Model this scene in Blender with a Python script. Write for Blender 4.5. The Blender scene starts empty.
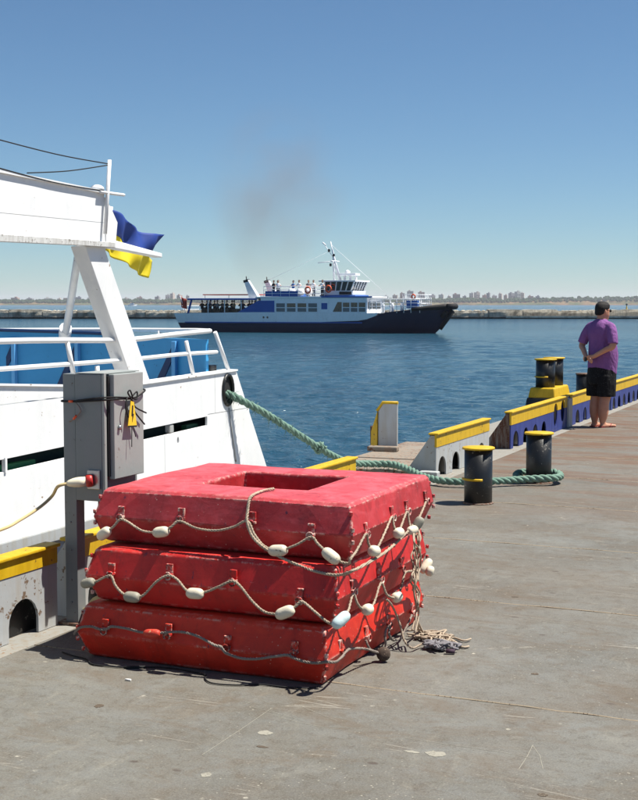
import bpy, bmesh, math, random
from math import sin, cos, pi, radians as R
from mathutils import Vector as V, Matrix, noise as mnoise
from mathutils.geometry import tessellate_polygon
random.seed(7)
S = bpy.context.scene
col = S.collection

# ------------------------------------------------------------------ camera
# world: +Y runs along the quay, +X inland, z = 0 is the quay deck, the water lies at z = WZ
H = 1.7; WZ = -1.3; FOC = 1300.0
PITCH = math.atan(96/FOC); YAW = math.atan(566/math.hypot(FOC, 96))
cam = bpy.data.cameras.new('camera'); co = bpy.data.objects.new('camera', cam); col.objects.link(co)
cam.sensor_fit = 'VERTICAL'; cam.sensor_height = 36; cam.lens = FOC/800*36
cam.clip_start = 0.1; cam.clip_end = 30000
co.location = (0, 0, H); co.rotation_euler = (pi/2-PITCH, 0, YAW)
S.camera = co
C0 = V((0, 0, H))
F0 = V((-sin(YAW), cos(YAW), 0)); RT = V((cos(YAW), sin(YAW), 0))
FW = F0*cos(PITCH)-V((0, 0, 1))*sin(PITCH); UP = V((0, 0, 1))*cos(PITCH)+F0*sin(PITCH)
def ray(x, y): return FW*FOC+RT*(x-319)-UP*(y-400)
def onx(x, y, X0): d = ray(x, y); return C0+d*(X0/d.x)          # a measured point on a plane X = const
def ony(x, y, Y0): d = ray(x, y); return C0+d*(Y0/d.y)
def onz(x, y, z=0.0): d = ray(x, y); return C0+d*((z-H)/d.z)
def far(x, D, z=0.0):                                            # a point D metres out, under pixel column x
    p = C0+(F0+RT*((x-319)/FOC))*D; p.z = z; return p

# ------------------------------------------------------------------ light
SUN = V((0.39, 0.199, 0.899)).normalized()
w = bpy.data.worlds.new('World'); S.world = w; w.use_nodes = True
nt = w.node_tree; bg = nt.nodes['Background']
sky = nt.nodes.new('ShaderNodeTexSky'); sky.sky_type = 'NISHITA'; sky.sun_disc = False
sky.sun_elevation = math.asin(SUN.z); sky.sun_rotation = math.atan2(SUN.x, SUN.y)
sky.air_density = 1.0; sky.dust_density = 0.3; sky.ozone_density = 6.5; sky.altitude = 1500
tint = nt.nodes.new('ShaderNodeMix'); tint.data_type = 'RGBA'; tint.blend_type = 'MULTIPLY'; tint.inputs[0].default_value = 1; tint.inputs[7].default_value = (.91, 1.03, 1.02, 1)
nt.links.new(sky.outputs[0], tint.inputs[6]); nt.links.new(tint.outputs[2], bg.inputs[0]); bg.inputs[1].default_value = 0.056
sl = bpy.data.lights.new('sun', 'SUN'); sl.energy = 5.0; sl.angle = R(0.53); sl.color = (1.0, 0.955, 0.86)
so = bpy.data.objects.new('sun', sl); col.objects.link(so); so.rotation_euler = SUN.to_track_quat('Z', 'Y').to_euler()
S.view_settings.view_transform = 'Standard'; S.view_settings.look = 'None'
S.view_settings.exposure = 0.8; S.view_settings.gamma = 1
S.render.engine = 'CYCLES'
S.cycles.volume_bounces = 1

# ------------------------------------------------------------------ materials
def srgb(r, g, b):
    f = lambda c: ((c/255+0.055)/1.055)**2.4 if c/255 > 0.04045 else c/255/12.92
    return (f(r), f(g), f(b), 1)
class NT:
    def __init__(s, name):
        s.m = bpy.data.materials.new(name); s.m.use_nodes = True; s.t = s.m.node_tree
        s.b = s.t.nodes['Principled BSDF']; s.o = s.t.nodes['Material Output']
        s.tc = s.n('ShaderNodeTexCoord')
    def n(s, k): return s.t.nodes.new(k)
    def l(s, a, b): s.t.links.new(a, b)
    def co(s, which='Object', scale=(1, 1, 1)):
        m = s.n('ShaderNodeMapping'); s.l(s.tc.outputs[which], m.inputs[0]); m.inputs['Scale'].default_value = scale; return m.outputs[0]
    def pos(s, scale=(1, 1, 1)):
        g = s.n('ShaderNodeNewGeometry'); m = s.n('ShaderNodeMapping'); s.l(g.outputs['Position'], m.inputs[0]); m.inputs['Scale'].default_value = scale; return m.outputs[0]
    def noise(s, v, sc, det=5, rough=.6, dist=0):
        x = s.n('ShaderNodeTexNoise'); x.inputs['Scale'].default_value = sc; x.inputs['Detail'].default_value = det
        x.inputs['Roughness'].default_value = rough; x.inputs['Distortion'].default_value = dist
        s.l(v, x.inputs['Vector']); return x.outputs['Fac']
    def vor(s, v, sc, feat='F1', out='Distance', rnd=1):
        x = s.n('ShaderNodeTexVoronoi'); x.feature = feat; x.inputs['Scale'].default_value = sc
        x.inputs['Randomness'].default_value = rnd; s.l(v, x.inputs['Vector']); return x.outputs[out]
    def ramp(s, f, a, b, c0=(0, 0, 0, 1), c1=(1, 1, 1, 1)):
        x = s.n('ShaderNodeValToRGB'); x.color_ramp.elements[0].position = a; x.color_ramp.elements[1].position = b
        x.color_ramp.elements[0].color = c0; x.color_ramp.elements[1].color = c1; s.l(f, x.inputs[0]); return x.outputs[0]
    def mix(s, f, a, b, mode='MIX'):
        x = s.n('ShaderNodeMix'); x.data_type = 'RGBA'; x.blend_type = mode; x.clamp_factor = True
        for v, i in ((f, 0), (a, 6), (b, 7)):
            if hasattr(v, 'is_output'): s.l(v, x.inputs[i])
            else: x.inputs[i].default_value = v
        return x.outputs[2]
    def math(s, op, a, b=0.0):
        x = s.n('ShaderNodeMath'); x.operation = op
        for v, i in ((a, 0), (b, 1)):
            if hasattr(v, 'is_output'): s.l(v, x.inputs[i])
            else: x.inputs[i].default_value = v
        return x.outputs[0]
    def sep(s, v):
        x = s.n('ShaderNodeSeparateXYZ'); s.l(v, x.inputs[0]); return x.outputs
    def bump(s, h, st=.3, d=.01):
        x = s.n('ShaderNodeBump'); x.inputs['Strength'].default_value = st; x.inputs['Distance'].default_value = d
        s.l(h, x.inputs['Height']); s.l(x.outputs[0], s.b.inputs['Normal']); return x
    def fin(s, c=None, rough=.6, metal=0, spec=.5):
        if c is not None:
            if hasattr(c, 'is_output'): s.l(c, s.b.inputs['Base Color'])
            else: s.b.inputs['Base Color'].default_value = c
        if hasattr(rough, 'is_output'): s.l(rough, s.b.inputs['Roughness'])
        else: s.b.inputs['Roughness'].default_value = rough
        s.b.inputs['Metallic'].default_value = metal
        s.b.inputs['Specular IOR Level'].default_value = spec
        return s.m
def paint(name, c, wear=(60, 50, 42), amt=.10, rough=.5, sc=3.0, edge=None, spec=.4, bst=.25, fade=None):
    """weathered painted surface: tone mottling, chipped spots, streaks and fine relief"""
    k = NT(name); p = k.pos()
    n1 = k.noise(p, sc, 6, .65); n2 = k.noise(p, sc*9, 4, .6); n3 = k.noise(k.pos((1, 1, .15)), sc*6, 4, .6)
    base = k.mix(k.math('MULTIPLY', n1, .55), srgb(*c), srgb(*[int(x*.72) for x in c]))
    if fade: base = k.mix(k.ramp(n3, .42, .7), base, srgb(*fade))
    chips = k.ramp(k.math('MULTIPLY', n2, k.math('ADD', n1, .45)), .71-amt*.5, .75-amt*.5)
    colr = k.mix(chips, base, srgb(*wear))
    k.bump(k.math('ADD', k.math('MULTIPLY', n2, .6), k.math('MULTIPLY', n1, .6)), bst, .006)
    return k.fin(colr, k.mix(n1, (rough-.12,)*3+(1,), (rough+.18,)*3+(1,)), 0, spec)
M = {}
M['white'] = paint('white_paint', (242, 243, 244), (150, 130, 110), .04, .45, 2.2, fade=(232, 232, 231))
M['rail'] = paint('rail_white', (236, 237, 238), (150, 120, 90), .06, .4, 5)
M['boatblue'] = paint('boat_blue_paint', (62, 156, 214), (40, 96, 140), .05, .5, 2.5)
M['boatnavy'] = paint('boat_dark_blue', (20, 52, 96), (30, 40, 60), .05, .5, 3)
M['yellow'] = paint('yellow_paint', (204, 164, 16), (96, 70, 40), .14, .5, 3.5, fade=(206, 168, 30))
M['blue'] = paint('cobalt_paint', (34, 50, 122), (70, 66, 74), .10, .5, 2.5, fade=(48, 64, 130))
M['greyp'] = paint('pale_grey_paint', (178, 182, 184), (110, 92, 76), .16, .55, 2.5, fade=(160, 158, 152))
M['greywhite'] = paint('grey_white_paint', (196, 198, 198), (96, 76, 60), .12, .55, 4)
M['rust'] = paint('rusty_steel', (96, 60, 42), (120, 110, 100), .22, .8, 6, fade=(130, 122, 112))
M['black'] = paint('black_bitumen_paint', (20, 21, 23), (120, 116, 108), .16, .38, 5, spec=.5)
M['cab'] = paint('cabinet_grey', (124, 130, 131), (88, 80, 74), .05, .45, 4, fade=(118, 121, 124))
M['cabdoor'] = paint('cabinet_door_grey', (156, 161, 158), (120, 112, 108), .04, .4, 3)
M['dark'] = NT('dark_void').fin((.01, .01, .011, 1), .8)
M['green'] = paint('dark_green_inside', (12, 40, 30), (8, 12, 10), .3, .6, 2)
M['rubber'] = paint('black_rubber', (26, 26, 28), (60, 58, 55), .1, .75, 5)
M['concrete_strip'] = paint('pale_deck_strip', (142, 141, 136), (120, 96, 74), .2, .75, 4, fade=(128, 120, 108))
M['cream'] = NT('cream_plastic').fin(srgb(226, 216, 190), .4)
M['redplastic'] = NT('red_plastic').fin(srgb(170, 40, 34), .4)
M['tagyellow'] = NT('tag_yellow').fin(srgb(226, 190, 40), .45)
M['glass'] = NT('dark_glass').fin((.012, .016, .02, 1), .08, 0, .8)
M['orange'] = NT('lifebuoy_orange').fin(srgb(216, 84, 40), .5)
M['metal'] = NT('dull_metal').fin((.35, .35, .36, 1), .35, .8)
def plain(name, c, r=.6): return NT(name).fin(srgb(*c), r)
def redmat(name, c, fd, amt):
    """thick marine paint over steel: bleached top, scuffs, grime runs, chipped edges"""
    k = NT(name); p = k.pos()
    n1 = k.noise(p, 2.4, 7, .68, .4); n2 = k.noise(p, 26, 5, .62); n3 = k.noise(k.pos((1, 1, 3)), 6, 6, .7, .8); n4 = k.noise(k.pos((1, 1, .35)), 14, 6, .75)
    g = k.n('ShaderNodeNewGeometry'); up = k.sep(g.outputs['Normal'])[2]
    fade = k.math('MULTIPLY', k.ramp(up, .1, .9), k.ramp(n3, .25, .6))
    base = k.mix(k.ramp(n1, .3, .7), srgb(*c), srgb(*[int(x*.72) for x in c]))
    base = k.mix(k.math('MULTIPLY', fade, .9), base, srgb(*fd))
    base = k.mix(k.math('MULTIPLY', k.ramp(n3, .5, .72), .38), base, srgb(*fd))
    base = k.mix(k.math('MULTIPLY', k.ramp(n4, .52, .74), .5), base, srgb(*[int(x*.42) for x in c]))
    scuff = k.ramp(k.math('MULTIPLY', k.noise(k.pos((3, 3, .7)), 7, 6, .7, 1.2), k.math('ADD', n2, .5)), .735-amt, .79-amt)
    base = k.mix(k.math('MULTIPLY', scuff, .8), base, srgb(50, 36, 62))
    pale_streak = k.ramp(k.math('MULTIPLY', k.noise(k.pos((1.2, 1.2, 5)), 9, 6, .75, 1.5), k.math('ADD', n2, .5)), .70, .76)  # pale pink streaks scattered over the red by noise
    base = k.mix(k.math('MULTIPLY', pale_streak, .6), base, srgb(206, 120, 118))
    bv = k.n('ShaderNodeBevel'); bv.samples = 6; bv.inputs['Radius'].default_value = .022
    dt = k.n('ShaderNodeVectorMath'); dt.operation = 'DOT_PRODUCT'; k.l(bv.outputs[0], dt.inputs[0]); k.l(g.outputs['True Normal'], dt.inputs[1])
    edge = k.math('SUBTRACT', 1.0, k.ramp(dt.outputs['Value'], .93, .998))
    chip = k.math('MULTIPLY', edge, k.ramp(k.math('ADD', k.noise(p, 40, 5, .7), k.math('MULTIPLY', n1, .3)), .60, .66))
    base = k.mix(chip, base, k.mix(k.ramp(n2, .45, .55), srgb(206, 186, 172), srgb(80, 34, 30)))
    v = k.vor(p, 34); sp_ = k.math('SUBTRACT', 1.0, k.ramp(k.math('ADD', v, k.math('MULTIPLY', n2, .1)), .11, .15))
    base = k.mix(k.math('MULTIPLY', sp_, k.ramp(n1, .50, .6)), base, srgb(196, 160, 150))
    k.bump(k.math('ADD', k.math('MULTIPLY', n1, 1.2), k.math('ADD', k.math('MULTIPLY', n2, .3), k.math('MULTIPLY', chip, -.5))), .35, .010)
    return k.fin(base, k.mix(n3, (.36,)*3+(1,), (.7,)*3+(1,)), 0, .4)
M['red0'] = redmat('red_float_paint', (214, 38, 18), (218, 66, 40), .05)
M['red1'] = redmat('crimson_float_paint', (198, 30, 30), (206, 52, 46), .07)
M['red2'] = redmat('faded_red_float_paint', (186, 42, 46), (200, 86, 94), .06)
def ropemat(name, c, d, sc=60):
    k = NT(name); n = k.noise(k.pos(), sc, 4, .7); n2 = k.noise(k.pos(), 4, 3)
    k.bump(n, .6, .004); return k.fin(k.mix(k.math('MULTIPLY', k.math('ADD', n, n2), .55), srgb(*c), srgb(*d)), .9, 0, .1)
M['rope'] = ropemat('sisal_rope', (206, 190, 168), (108, 92, 80))
M['ropegrey'] = ropemat('grey_rope', (170, 158, 148), (80, 68, 62))
M['hawser'] = ropemat('green_hawser', (146, 172, 156), (60, 92, 82), 50)
M['cable'] = ropemat('cable_cream', (214, 196, 150), (170, 150, 110), 10)
M['floatw'] = paint('bead_white', (222, 212, 190), (120, 104, 84), .10, .5, 9)
M['floatg'] = paint('bead_grey', (150, 146, 132), (90, 82, 70), .12, .6, 9)
M['floatb'] = paint('bead_pale_blue', (206, 224, 224), (210, 130, 120), .10, .5, 9)
M['floatr'] = paint('bead_red_worn', (196, 60, 44), (190, 150, 110), .35, .6, 9)
M['bead'] = paint('bead_brown', (74, 60, 50), (120, 104, 90), .2, .8, 9)

def deckmat():
    k = NT('deck_plate_paint'); p = k.pos(); x, y, z = k.sep(p)[0:3]
    n1 = k.noise(p, .9, 7, .65); n2 = k.noise(p, 7, 6, .7); n3 = k.noise(p, 60, 4, .7); nb = k.noise(p, 2.6, 6, .72, .5)
    oi = k.n('ShaderNodeObjectInfo')
    base = k.mix(k.ramp(n1, .3, .72), srgb(116, 115, 109), srgb(86, 83, 76))
    base = k.mix(k.math('MULTIPLY', k.ramp(n2, .42, .7), .45), base, srgb(108, 111, 112))
    base = k.mix(k.math('MULTIPLY', oi.outputs['Random'], .22), base, srgb(84, 87, 86))
    base = k.mix(k.math('MULTIPLY', k.ramp(nb, .50, .72), .55), base, srgb(82, 68, 52))
    nl = k.noise(p, .35, 4, .6); base = k.mix(k.math('MULTIPLY', k.ramp(nl, .42, .62), .45), base, srgb(96, 82, 66))
    nf = k.noise(k.pos((1.5, .5, 1)), 5, 8, .78, .8); base = k.mix(k.math('MULTIPLY', k.ramp(nf, .55, .75), .4), base, srgb(142, 138, 126))
    ng = k.noise(p, 16, 8, .8, .6); base = k.mix(k.math('MULTIPLY', k.ramp(ng, .50, .66), .5), base, srgb(70, 62, 52))
    gr_ = k.noise(p, 130, 4, .8); base = k.mix(k.math('MULTIPLY', k.ramp(gr_, .50, .66), .35), base, srgb(150, 146, 134)); gr2 = k.noise(k.pos((1.3, .8, 1)), 75, 5, .8); base = k.mix(k.math('MULTIPLY', k.ramp(gr2, .54, .66), .45), base, srgb(58, 50, 42))
    br_ = k.noise(k.pos((.8, 1.4, 1)), 1.7, 7, .75, 1.0); base = k.mix(k.math('MULTIPLY', k.ramp(br_, .50, .64), .45), base, srgb(92, 76, 58))
    # rust stains, drawn out across the quay, growing along it
    ns = k.noise(k.pos((.35, 1.6, 1)), 1.6, 7, .68, .3); far_ = k.ramp(k.math('MULTIPLY', y, .05), .48, .68)
    base = k.mix(k.math('MULTIPLY', k.ramp(k.math('ADD', ns, k.math('MULTIPLY', n2, .2)), .54, .68), k.math('MULTIPLY', far_, .8)), base, srgb(98, 68, 48))
    pl = k.noise(k.pos((.12, 3.0, 1)), 2.5, 5, .6)
    base = k.mix(k.math('MULTIPLY', k.ramp(pl, .42, .62), k.math('MULTIPLY', far_, .45)), base, srgb(110, 96, 82))
    # dark drops, paint flecks, scratches
    v1 = k.vor(k.pos((1, 1.6, 1)), 3.2); d1 = k.math('SUBTRACT', 1.0, k.ramp(k.math('ADD', v1, k.math('MULTIPLY', n2, .10)), .10, .13))
    base = k.mix(k.math('MULTIPLY', d1, .55), base, srgb(62, 48, 42))
    v2 = k.vor(p, 7.5); d2 = k.math('SUBTRACT', 1.0, k.ramp(k.math('ADD', v2, k.math('MULTIPLY', n3, .16)), .135, .165))
    base = k.mix(k.math('MULTIPLY', d2, k.math('MULTIPLY', k.ramp(nb, .5, .64), .4)), base, srgb(214, 208, 190))
    v3 = k.vor(p, 28); d3 = k.math('SUBTRACT', 1.0, k.ramp(k.math('ADD', v3, k.math('MULTIPLY', n2, .25)), .20, .24))
    base = k.mix(k.math('MULTIPLY', d3, k.math('MULTIPLY', k.ramp(n1, .42, .6), .45)), base, srgb(190, 184, 168))
    for rot, sx, sc, th in ((.5, .25, 6, .004), (-.35, .35, 4, .005), (1.15, .2, 5, .003)):
        m = k.n('ShaderNodeMapping'); k.l(p, m.inputs[0]); m.inputs['Rotation'].default_value = (0, 0, rot); m.inputs['Scale'].default_value = (sx, 3, 1)
        e = k.vor(m.outputs[0], sc*.35, 'DISTANCE_TO_EDGE'); s_ = k.math('SUBTRACT', 1.0, k.ramp(e, th, th*2.2))
        base = k.mix(k.math('MULTIPLY', s_, k.math('MULTIPLY', k.ramp(nb, .56, .62), .4)), base, srgb(160, 156, 146))
    k.bump(k.math('ADD', k.math('MULTIPLY', n3, .35), n2), .35, .004)
    return k.fin(base, k.mix(n2, (.55,)*3+(1,), (.85,)*3+(1,)), 0, .3)
M['deck'] = deckmat()
M['joint'] = paint('joint_filler', (92, 76, 60), (150, 138, 118), .3, .9, 9)
M['bead_joint'] = paint('weld_bead', (146, 132, 112), (84, 66, 52), .3, .85, 12)
M['plank'] = paint('weathered_quay_edge', (134, 128, 118), (96, 64, 48), .32, .85, 3, fade=(138, 116, 98))
def conc(name, c, d, sc=1.2):
    k = NT(name); p = k.pos(); n = k.noise(p, sc, 8, .72); n2 = k.noise(k.pos((1, 1, .35)), sc*.5, 5, .7); n3 = k.noise(p, sc*4, 5, .75)
    b = k.mix(k.ramp(n, .35, .68), srgb(*c), srgb(*d)); b = k.mix(k.math('MULTIPLY', k.ramp(n2, .48, .64), .6), b, srgb(*[int(q*.6) for q in d]))
    k.bump(k.math('ADD', n, n3), .8, .25); return k.fin(b, .95, 0, .1)
M['break'] = conc('breakwater_concrete', (214, 204, 186), (150, 140, 124), .8)
M['breakdark'] = conc('breakwater_wet_foot', (52, 48, 42), (34, 34, 30), .8)
M['breakpale'] = conc('breakwater_ledge', (216, 210, 196), (176, 168, 150), .8)

# ------------------------------------------------------------------ mesh builder
class MB:
    def __init__(s): s.v = []; s.f = []; s.s = []
    def face(s, idx, sm=False): s.f.append(tuple(idx)); s.s.append(sm)
    def box(s, c, d, rz=0, m=None):
        b = len(s.v); cx, cy, cz = c; hx, hy, hz = d[0]/2, d[1]/2, d[2]/2
        for z in (-hz, hz):
            for x, y in ((-hx, -hy), (hx, -hy), (hx, hy), (-hx, hy)):
                p = V((x*cos(rz)-y*sin(rz)+cx, x*sin(rz)+y*cos(rz)+cy, z+cz)); s.v.append(m @ p if m else p)
        for q in ((0, 3, 2, 1), (4, 5, 6, 7), (0, 1, 5, 4), (1, 2, 6, 5), (2, 3, 7, 6), (3, 0, 4, 7)): s.face([b+i for i in q])
        return s
    def span(s, a, b): return s.box([(a[i]+b[i])/2 for i in range(3)], [abs(b[i]-a[i]) for i in range(3)])
    def hexa(s, pts):                                            # 8 corners: bottom 4 then top 4
        b = len(s.v); s.v += [V(p) for p in pts]
        for q in ((0, 3, 2, 1), (4, 5, 6, 7), (0, 1, 5, 4), (1, 2, 6, 5), (2, 3, 7, 6), (3, 0, 4, 7)): s.face([b+i for i in q])
        return s
    def ring(s, cs, close=True, smooth=True, caps=True):         # list of rings (equal length)
        b = len(s.v); n = len(cs[0])
        for c in cs: s.v += [V(p) for p in c]
        for i in range(len(cs)-1):
            for j in range(n if close else n-1):
                k = (j+1) % n; s.face((b+i*n+j, b+i*n+k, b+(i+1)*n+k, b+(i+1)*n+j), smooth)
        if caps:
            s.face([b+j for j in reversed(range(n))]); e = b+(len(cs)-1)*n; s.face([e+j for j in range(n)])
        return s
    def tube(s, pts, r, n=8, caps=True, twist=0):
        pts = [V(p) for p in pts]; rs = r if isinstance(r, (list, tuple)) else [r]*len(pts)
        up = None; cs = []
        for i, p in enumerate(pts):
            t = (pts[min(i+1, len(pts)-1)]-pts[max(i-1, 0)])
            t = t.normalized() if t.length > 1e-9 else V((0, 0, 1))
            if up is None: a = V((0, 0, 1)) if abs(t.z) < .9 else V((1, 0, 0)); up = (a-t*a.dot(t)).normalized()
            else:
                up = up-t*up.dot(t); up = up.normalized() if up.length > 1e-6 else t.orthogonal().normalized()
            q = t.cross(up)
            cs.append([p+(up*cos(2*pi*j/n)+q*sin(2*pi*j/n))*rs[i] for j in range(n)])
        return s.ring(cs, True, True, caps)
    def lathe(s, prof, c=(0, 0, 0), n=20, m=None):               # prof (r, z)
        cs = [[(V((r*cos(2*pi*j/n)+c[0], r*sin(2*pi*j/n)+c[1], z+c[2]))) for j in range(n)] for r, z in prof]
        if m: cs = [[m @ p for p in q] for q in cs]
        return s.ring(cs, True, True, True)
    def poly(s, loops, f3, th):                                  # loops of (a, b); f3(a, b, d) -> point; th = (d0, d1)
        tri = tessellate_polygon([[V((a, b, 0)) for a, b in L] for L in loops])
        flat = [q for L in loops for q in L]; b = len(s.v); n = len(flat)
        s.v += [V(f3(a, c, th[0])) for a, c in flat]+[V(f3(a, c, th[1])) for a, c in flat]
        for t in tri: s.face([b+i for i in t]); s.face([b+n+i for i in reversed(t)])
        o = 0
        for L in loops:
            m = len(L)
            for i in range(m): j = (i+1) % m; s.face((b+o+i, b+o+j, b+n+o+j, b+n+o+i))
            o += m
        return s
    def build(s, name, mat, parent=None, bevel=0, smooth_ang=None, loc=None):
        me = bpy.data.meshes.new(name); me.from_pydata(s.v, [], s.f); me.validate()
        if len(me.polygons) == len(s.s): me.polygons.foreach_set('use_smooth', s.s)
        me.materials.append(mat)
        bm = bmesh.new(); bm.from_mesh(me); bmesh.ops.recalc_face_normals(bm, faces=bm.faces); bm.to_mesh(me); bm.free()
        o = bpy.data.objects.new(name, me); col.objects.link(o)
        if parent: o.parent = parent; o.matrix_parent_inverse = parent.matrix_basis.inverted()
        if loc: o.location = loc
        if bevel:
            md = o.modifiers.new('bevel', 'BEVEL'); md.width = bevel; md.segments = 2; md.limit_method = 'ANGLE'; md.angle_limit = R(35); md.harden_normals = False
        return o
def tag(o, label=None, cat=None, group=None, kind=None):
    if label: o['label'] = label
    if cat: o['category'] = cat
    if group: o['group'] = group
    if kind: o['kind'] = kind
    return o
def thing(name, loc, label, cat, group=None, rz=0):
    o = bpy.data.objects.new(name, None); col.objects.link(o); o.location = loc; o.rotation_euler = (0, 0, rz); o.empty_display_size = .1
    return tag(o, label, cat, group)
def copy_tree(o, parent=None):
    c = o.copy(); col.objects.link(c)
    if parent: c.parent = parent
    for ch in o.children: copy_tree(ch, c)
    return c
def spline(pts, n=8):
    pts = [V(p) for p in pts]; out = []
    for i in range(len(pts)-1):
        p0 = pts[max(i-1, 0)]; p1 = pts[i]; p2 = pts[i+1]; p3 = pts[min(i+2, len(pts)-1)]
        for k in range(n):
            t = k/n
            out.append(.5*((2*p1)+(p2-p0)*t+(2*p0-5*p1+4*p2-p3)*t*t+(3*p1-p0-3*p2+p3)*t**3))
    out.append(pts[-1]); return out
def strands(mb, pts, r, turns, k=3, n=6, fuzz=0):
    """laid rope: k strands twisted round the path"""
    pts = [V(p) for p in pts]; L = [0]
    for a, b in zip(pts, pts[1:]): L.append(L[-1]+(b-a).length)
    up = None; fr = []
    for i, p in enumerate(pts):
        t = (pts[min(i+1, len(pts)-1)]-pts[max(i-1, 0)]).normalized()
        if up is None: a = V((0, 0, 1)) if abs(t.z) < .9 else V((1, 0, 0)); up = (a-t*a.dot(t)).normalized()
        else: up = (up-t*up.dot(t)).normalized()
        fr.append((p, up.copy(), t.cross(up)))
    for s in range(k):
        mb.tube([p+(u*cos(2*pi*(s/k+l*turns))+q*sin(2*pi*(s/k+l*turns)))*r*.52 for (p, u, q), l in zip(fr, L)], r*.56, n)
    return mb

# ================================================================== WATER AND LAND
def watermat():
    k = NT('harbour_water'); p = k.pos()
    n1 = k.noise(k.pos((1, 1, 1)), 2.6, 4, .6, .3); n2 = k.noise(k.pos((1, 1, 1)), .45, 4, .6, .4); n3 = k.noise(p, 8, 3, .5); n4 = k.noise(k.pos((1, 1, 1)), .02, 4, .6)
    h = k.math('ADD', k.math('ADD', k.math('MULTIPLY', n1, .26), k.math('MULTIPLY', n2, .5)), k.math('MULTIPLY', n3, .03))
    k.bump(h, 1.0, .8)
    c = k.mix(k.ramp(n4, .4, .6), srgb(28, 62, 80), srgb(38, 76, 94))
    m = k.fin(c, .12, 0, .5); k.b.inputs['IOR'].default_value = 1.33
    return m
M['water'] = watermat()
def water():
    me = bpy.data.meshes.new('water'); vs = []; fs = []
    rs = [5.2]
    while rs[-1] < 160: rs.append(rs[-1]*1.0065)
    nr = len(rs); na = 420; a0 = R(-60); a1 = R(25)
    for r in rs:
        fade = max(0, min(1, (150-r)/60))
        for j in range(na+1):
            a = a0+(a1-a0)*j/na; x = r*sin(a); y = r*cos(a); z = 0
            if fade > 0:
                q = V((x*.9, y*.9, .3)); z = mnoise.noise(q*1.5)*.05+mnoise.noise(q*.55)*.05+mnoise.noise(q*3.1)*.028
                if r > 60: z = mnoise.noise(q*.55)*.07+mnoise.noise(q*1.5)*.045
            vs.append((x, y, WZ+z*fade))
    for i in range(nr-1):
        for j in range(na):
            b = i*(na+1)+j; fs.append((b, b+1, b+na+2, b+na+1))
    # the flat sea beyond and around, out past the horizon
    ring = [(rs[0]*sin(a0+(a1-a0)*j/na), rs[0]*cos(a0+(a1-a0)*j/na)) for j in range(na+1)]
    b = len(vs); outer = (nr-1)*(na+1)
    for j in range(na+1):
        a = a0+(a1-a0)*j/na; vs.append((14000*sin(a), 14000*cos(a), WZ))
    for j in range(na): fs.append((outer+j, outer+j+1, b+j+1, b+j))
    c = len(vs); vs.append((0, 0, WZ))
    for j in range(na): fs.append((c, j+1, j))
    d = len(vs); m = 24
    for j in range(m+1):
        a = a1+(2*pi+a0-a1)*j/m; vs.append((14000*sin(a), 14000*cos(a), WZ))
    for j in range(m): fs.append((c, d+j, d+j+1))
    me.from_pydata(vs, [], fs); me.materials.append(M['water'])
    me.polygons.foreach_set('use_smooth', [True]*len(fs)); me.update()
    bm = bmesh.new(); bm.from_mesh(me); bmesh.ops.recalc_face_normals(bm, faces=bm.faces)
    if sum(f.normal.z for f in bm.faces) < 0: bmesh.ops.reverse_faces(bm, faces=bm.faces)
    bm.to_mesh(me); bm.free()
    o = bpy.data.objects.new('water', me); col.objects.link(o); tag(o, kind='structure')
water()
# sea bed keeps the haze box's ground closed
mb = MB(); 
# far shore
D = 3600.0
def shoremat():
    k = NT('far_shore_ground'); p = k.pos(); n = k.noise(k.pos((1, 1, 2)), .006, 6, .7); n2 = k.noise(k.pos((1, 1, 1)), .03, 5, .7)
    z = k.sep(p)[2]
    b = k.mix(k.ramp(n2, .4, .6), srgb(122, 98, 76), srgb(76, 86, 60)); b = k.mix(k.ramp(n, .5, .62), b, srgb(72, 84, 62))
    return k.fin(b, .95, 0, 0)
mb = MB()
def shore_h(x):
    pts = [(-200, 12), (0, 14), (120, 15), (200, 17), (330, 18), (420, 20), (470, 22), (540, 20), (575, 21), (638, 23), (840, 24)]
    for (a, ha), (b, hb) in zip(pts, pts[1:]):
        if a <= x <= b: h = ha+(hb-ha)*(x-a)/(b-a); break
    else: h = 12
    h *= .62 if x < 520 else .62+.2*min(1, (x-520)/60)
    return h+2*mnoise.noise(V((x*.09, 3, 0)))+1.5*mnoise.noise(V((x*.4, 9, 0)))
cs = []
for i in range(0, 521):
    x = -200+i*2; h = shore_h(x); d = D+60*mnoise.noise(V((x*.03, 0, 5)))
    cs.append([far(x, d, WZ-2), far(x, d+12, 2+.8*mnoise.noise(V((x*.6, 2, 1)))), far(x, d+70, h*.55+3*mnoise.noise(V((x*.25, 7, 1)))), far(x, d+150, h), far(x, d+900, h+3), far(x, d+900, WZ-2)])
mb.ring(cs, True, False, True)
tag(mb.build('far_shore', shoremat()), kind='structure')
# woods of the far shore: a mass nobody could count
def leafmat(name, a, b):
    k = NT(name); n = k.noise(k.pos(), .02, 5, .7); return k.fin(k.mix(k.ramp(n, .35, .65), srgb(*a), srgb(*b)), .9, 0, .1)
mb = MB()
for i in range(4200):
    x = random.uniform(-150, 830); q = random.random()
    dens = 1 if x < 330 else (.75 if x < 545 else .5)
    if q > dens: continue
    dd = D+random.uniform(40, 180); r = random.uniform(2.5, 6.5)
    hz = shore_h(x)*(.45+.55*min(1, (dd-D-40)/110)); c = far(x, dd, hz+r*.3)
    b = len(mb.v); n = 7
    rows = [(.55, -.5), (1, .05), (.75, .65), (.25, 1)]
    cs = [[c+V((r*a*cos(2*pi*j/n)*random.uniform(.8, 1.2), r*a*sin(2*pi*j/n)*random.uniform(.8, 1.2), r*.85*z*random.uniform(.8, 1.15))) for j in range(n)] for a, z in rows]
    mb.ring(cs, True, False, True)
tag(mb.build('far_woods', leafmat('far_foliage', (56, 74, 44), (34, 52, 36))), 'dark green band of trees along the far shore', 'trees', kind='stuff')
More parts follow.
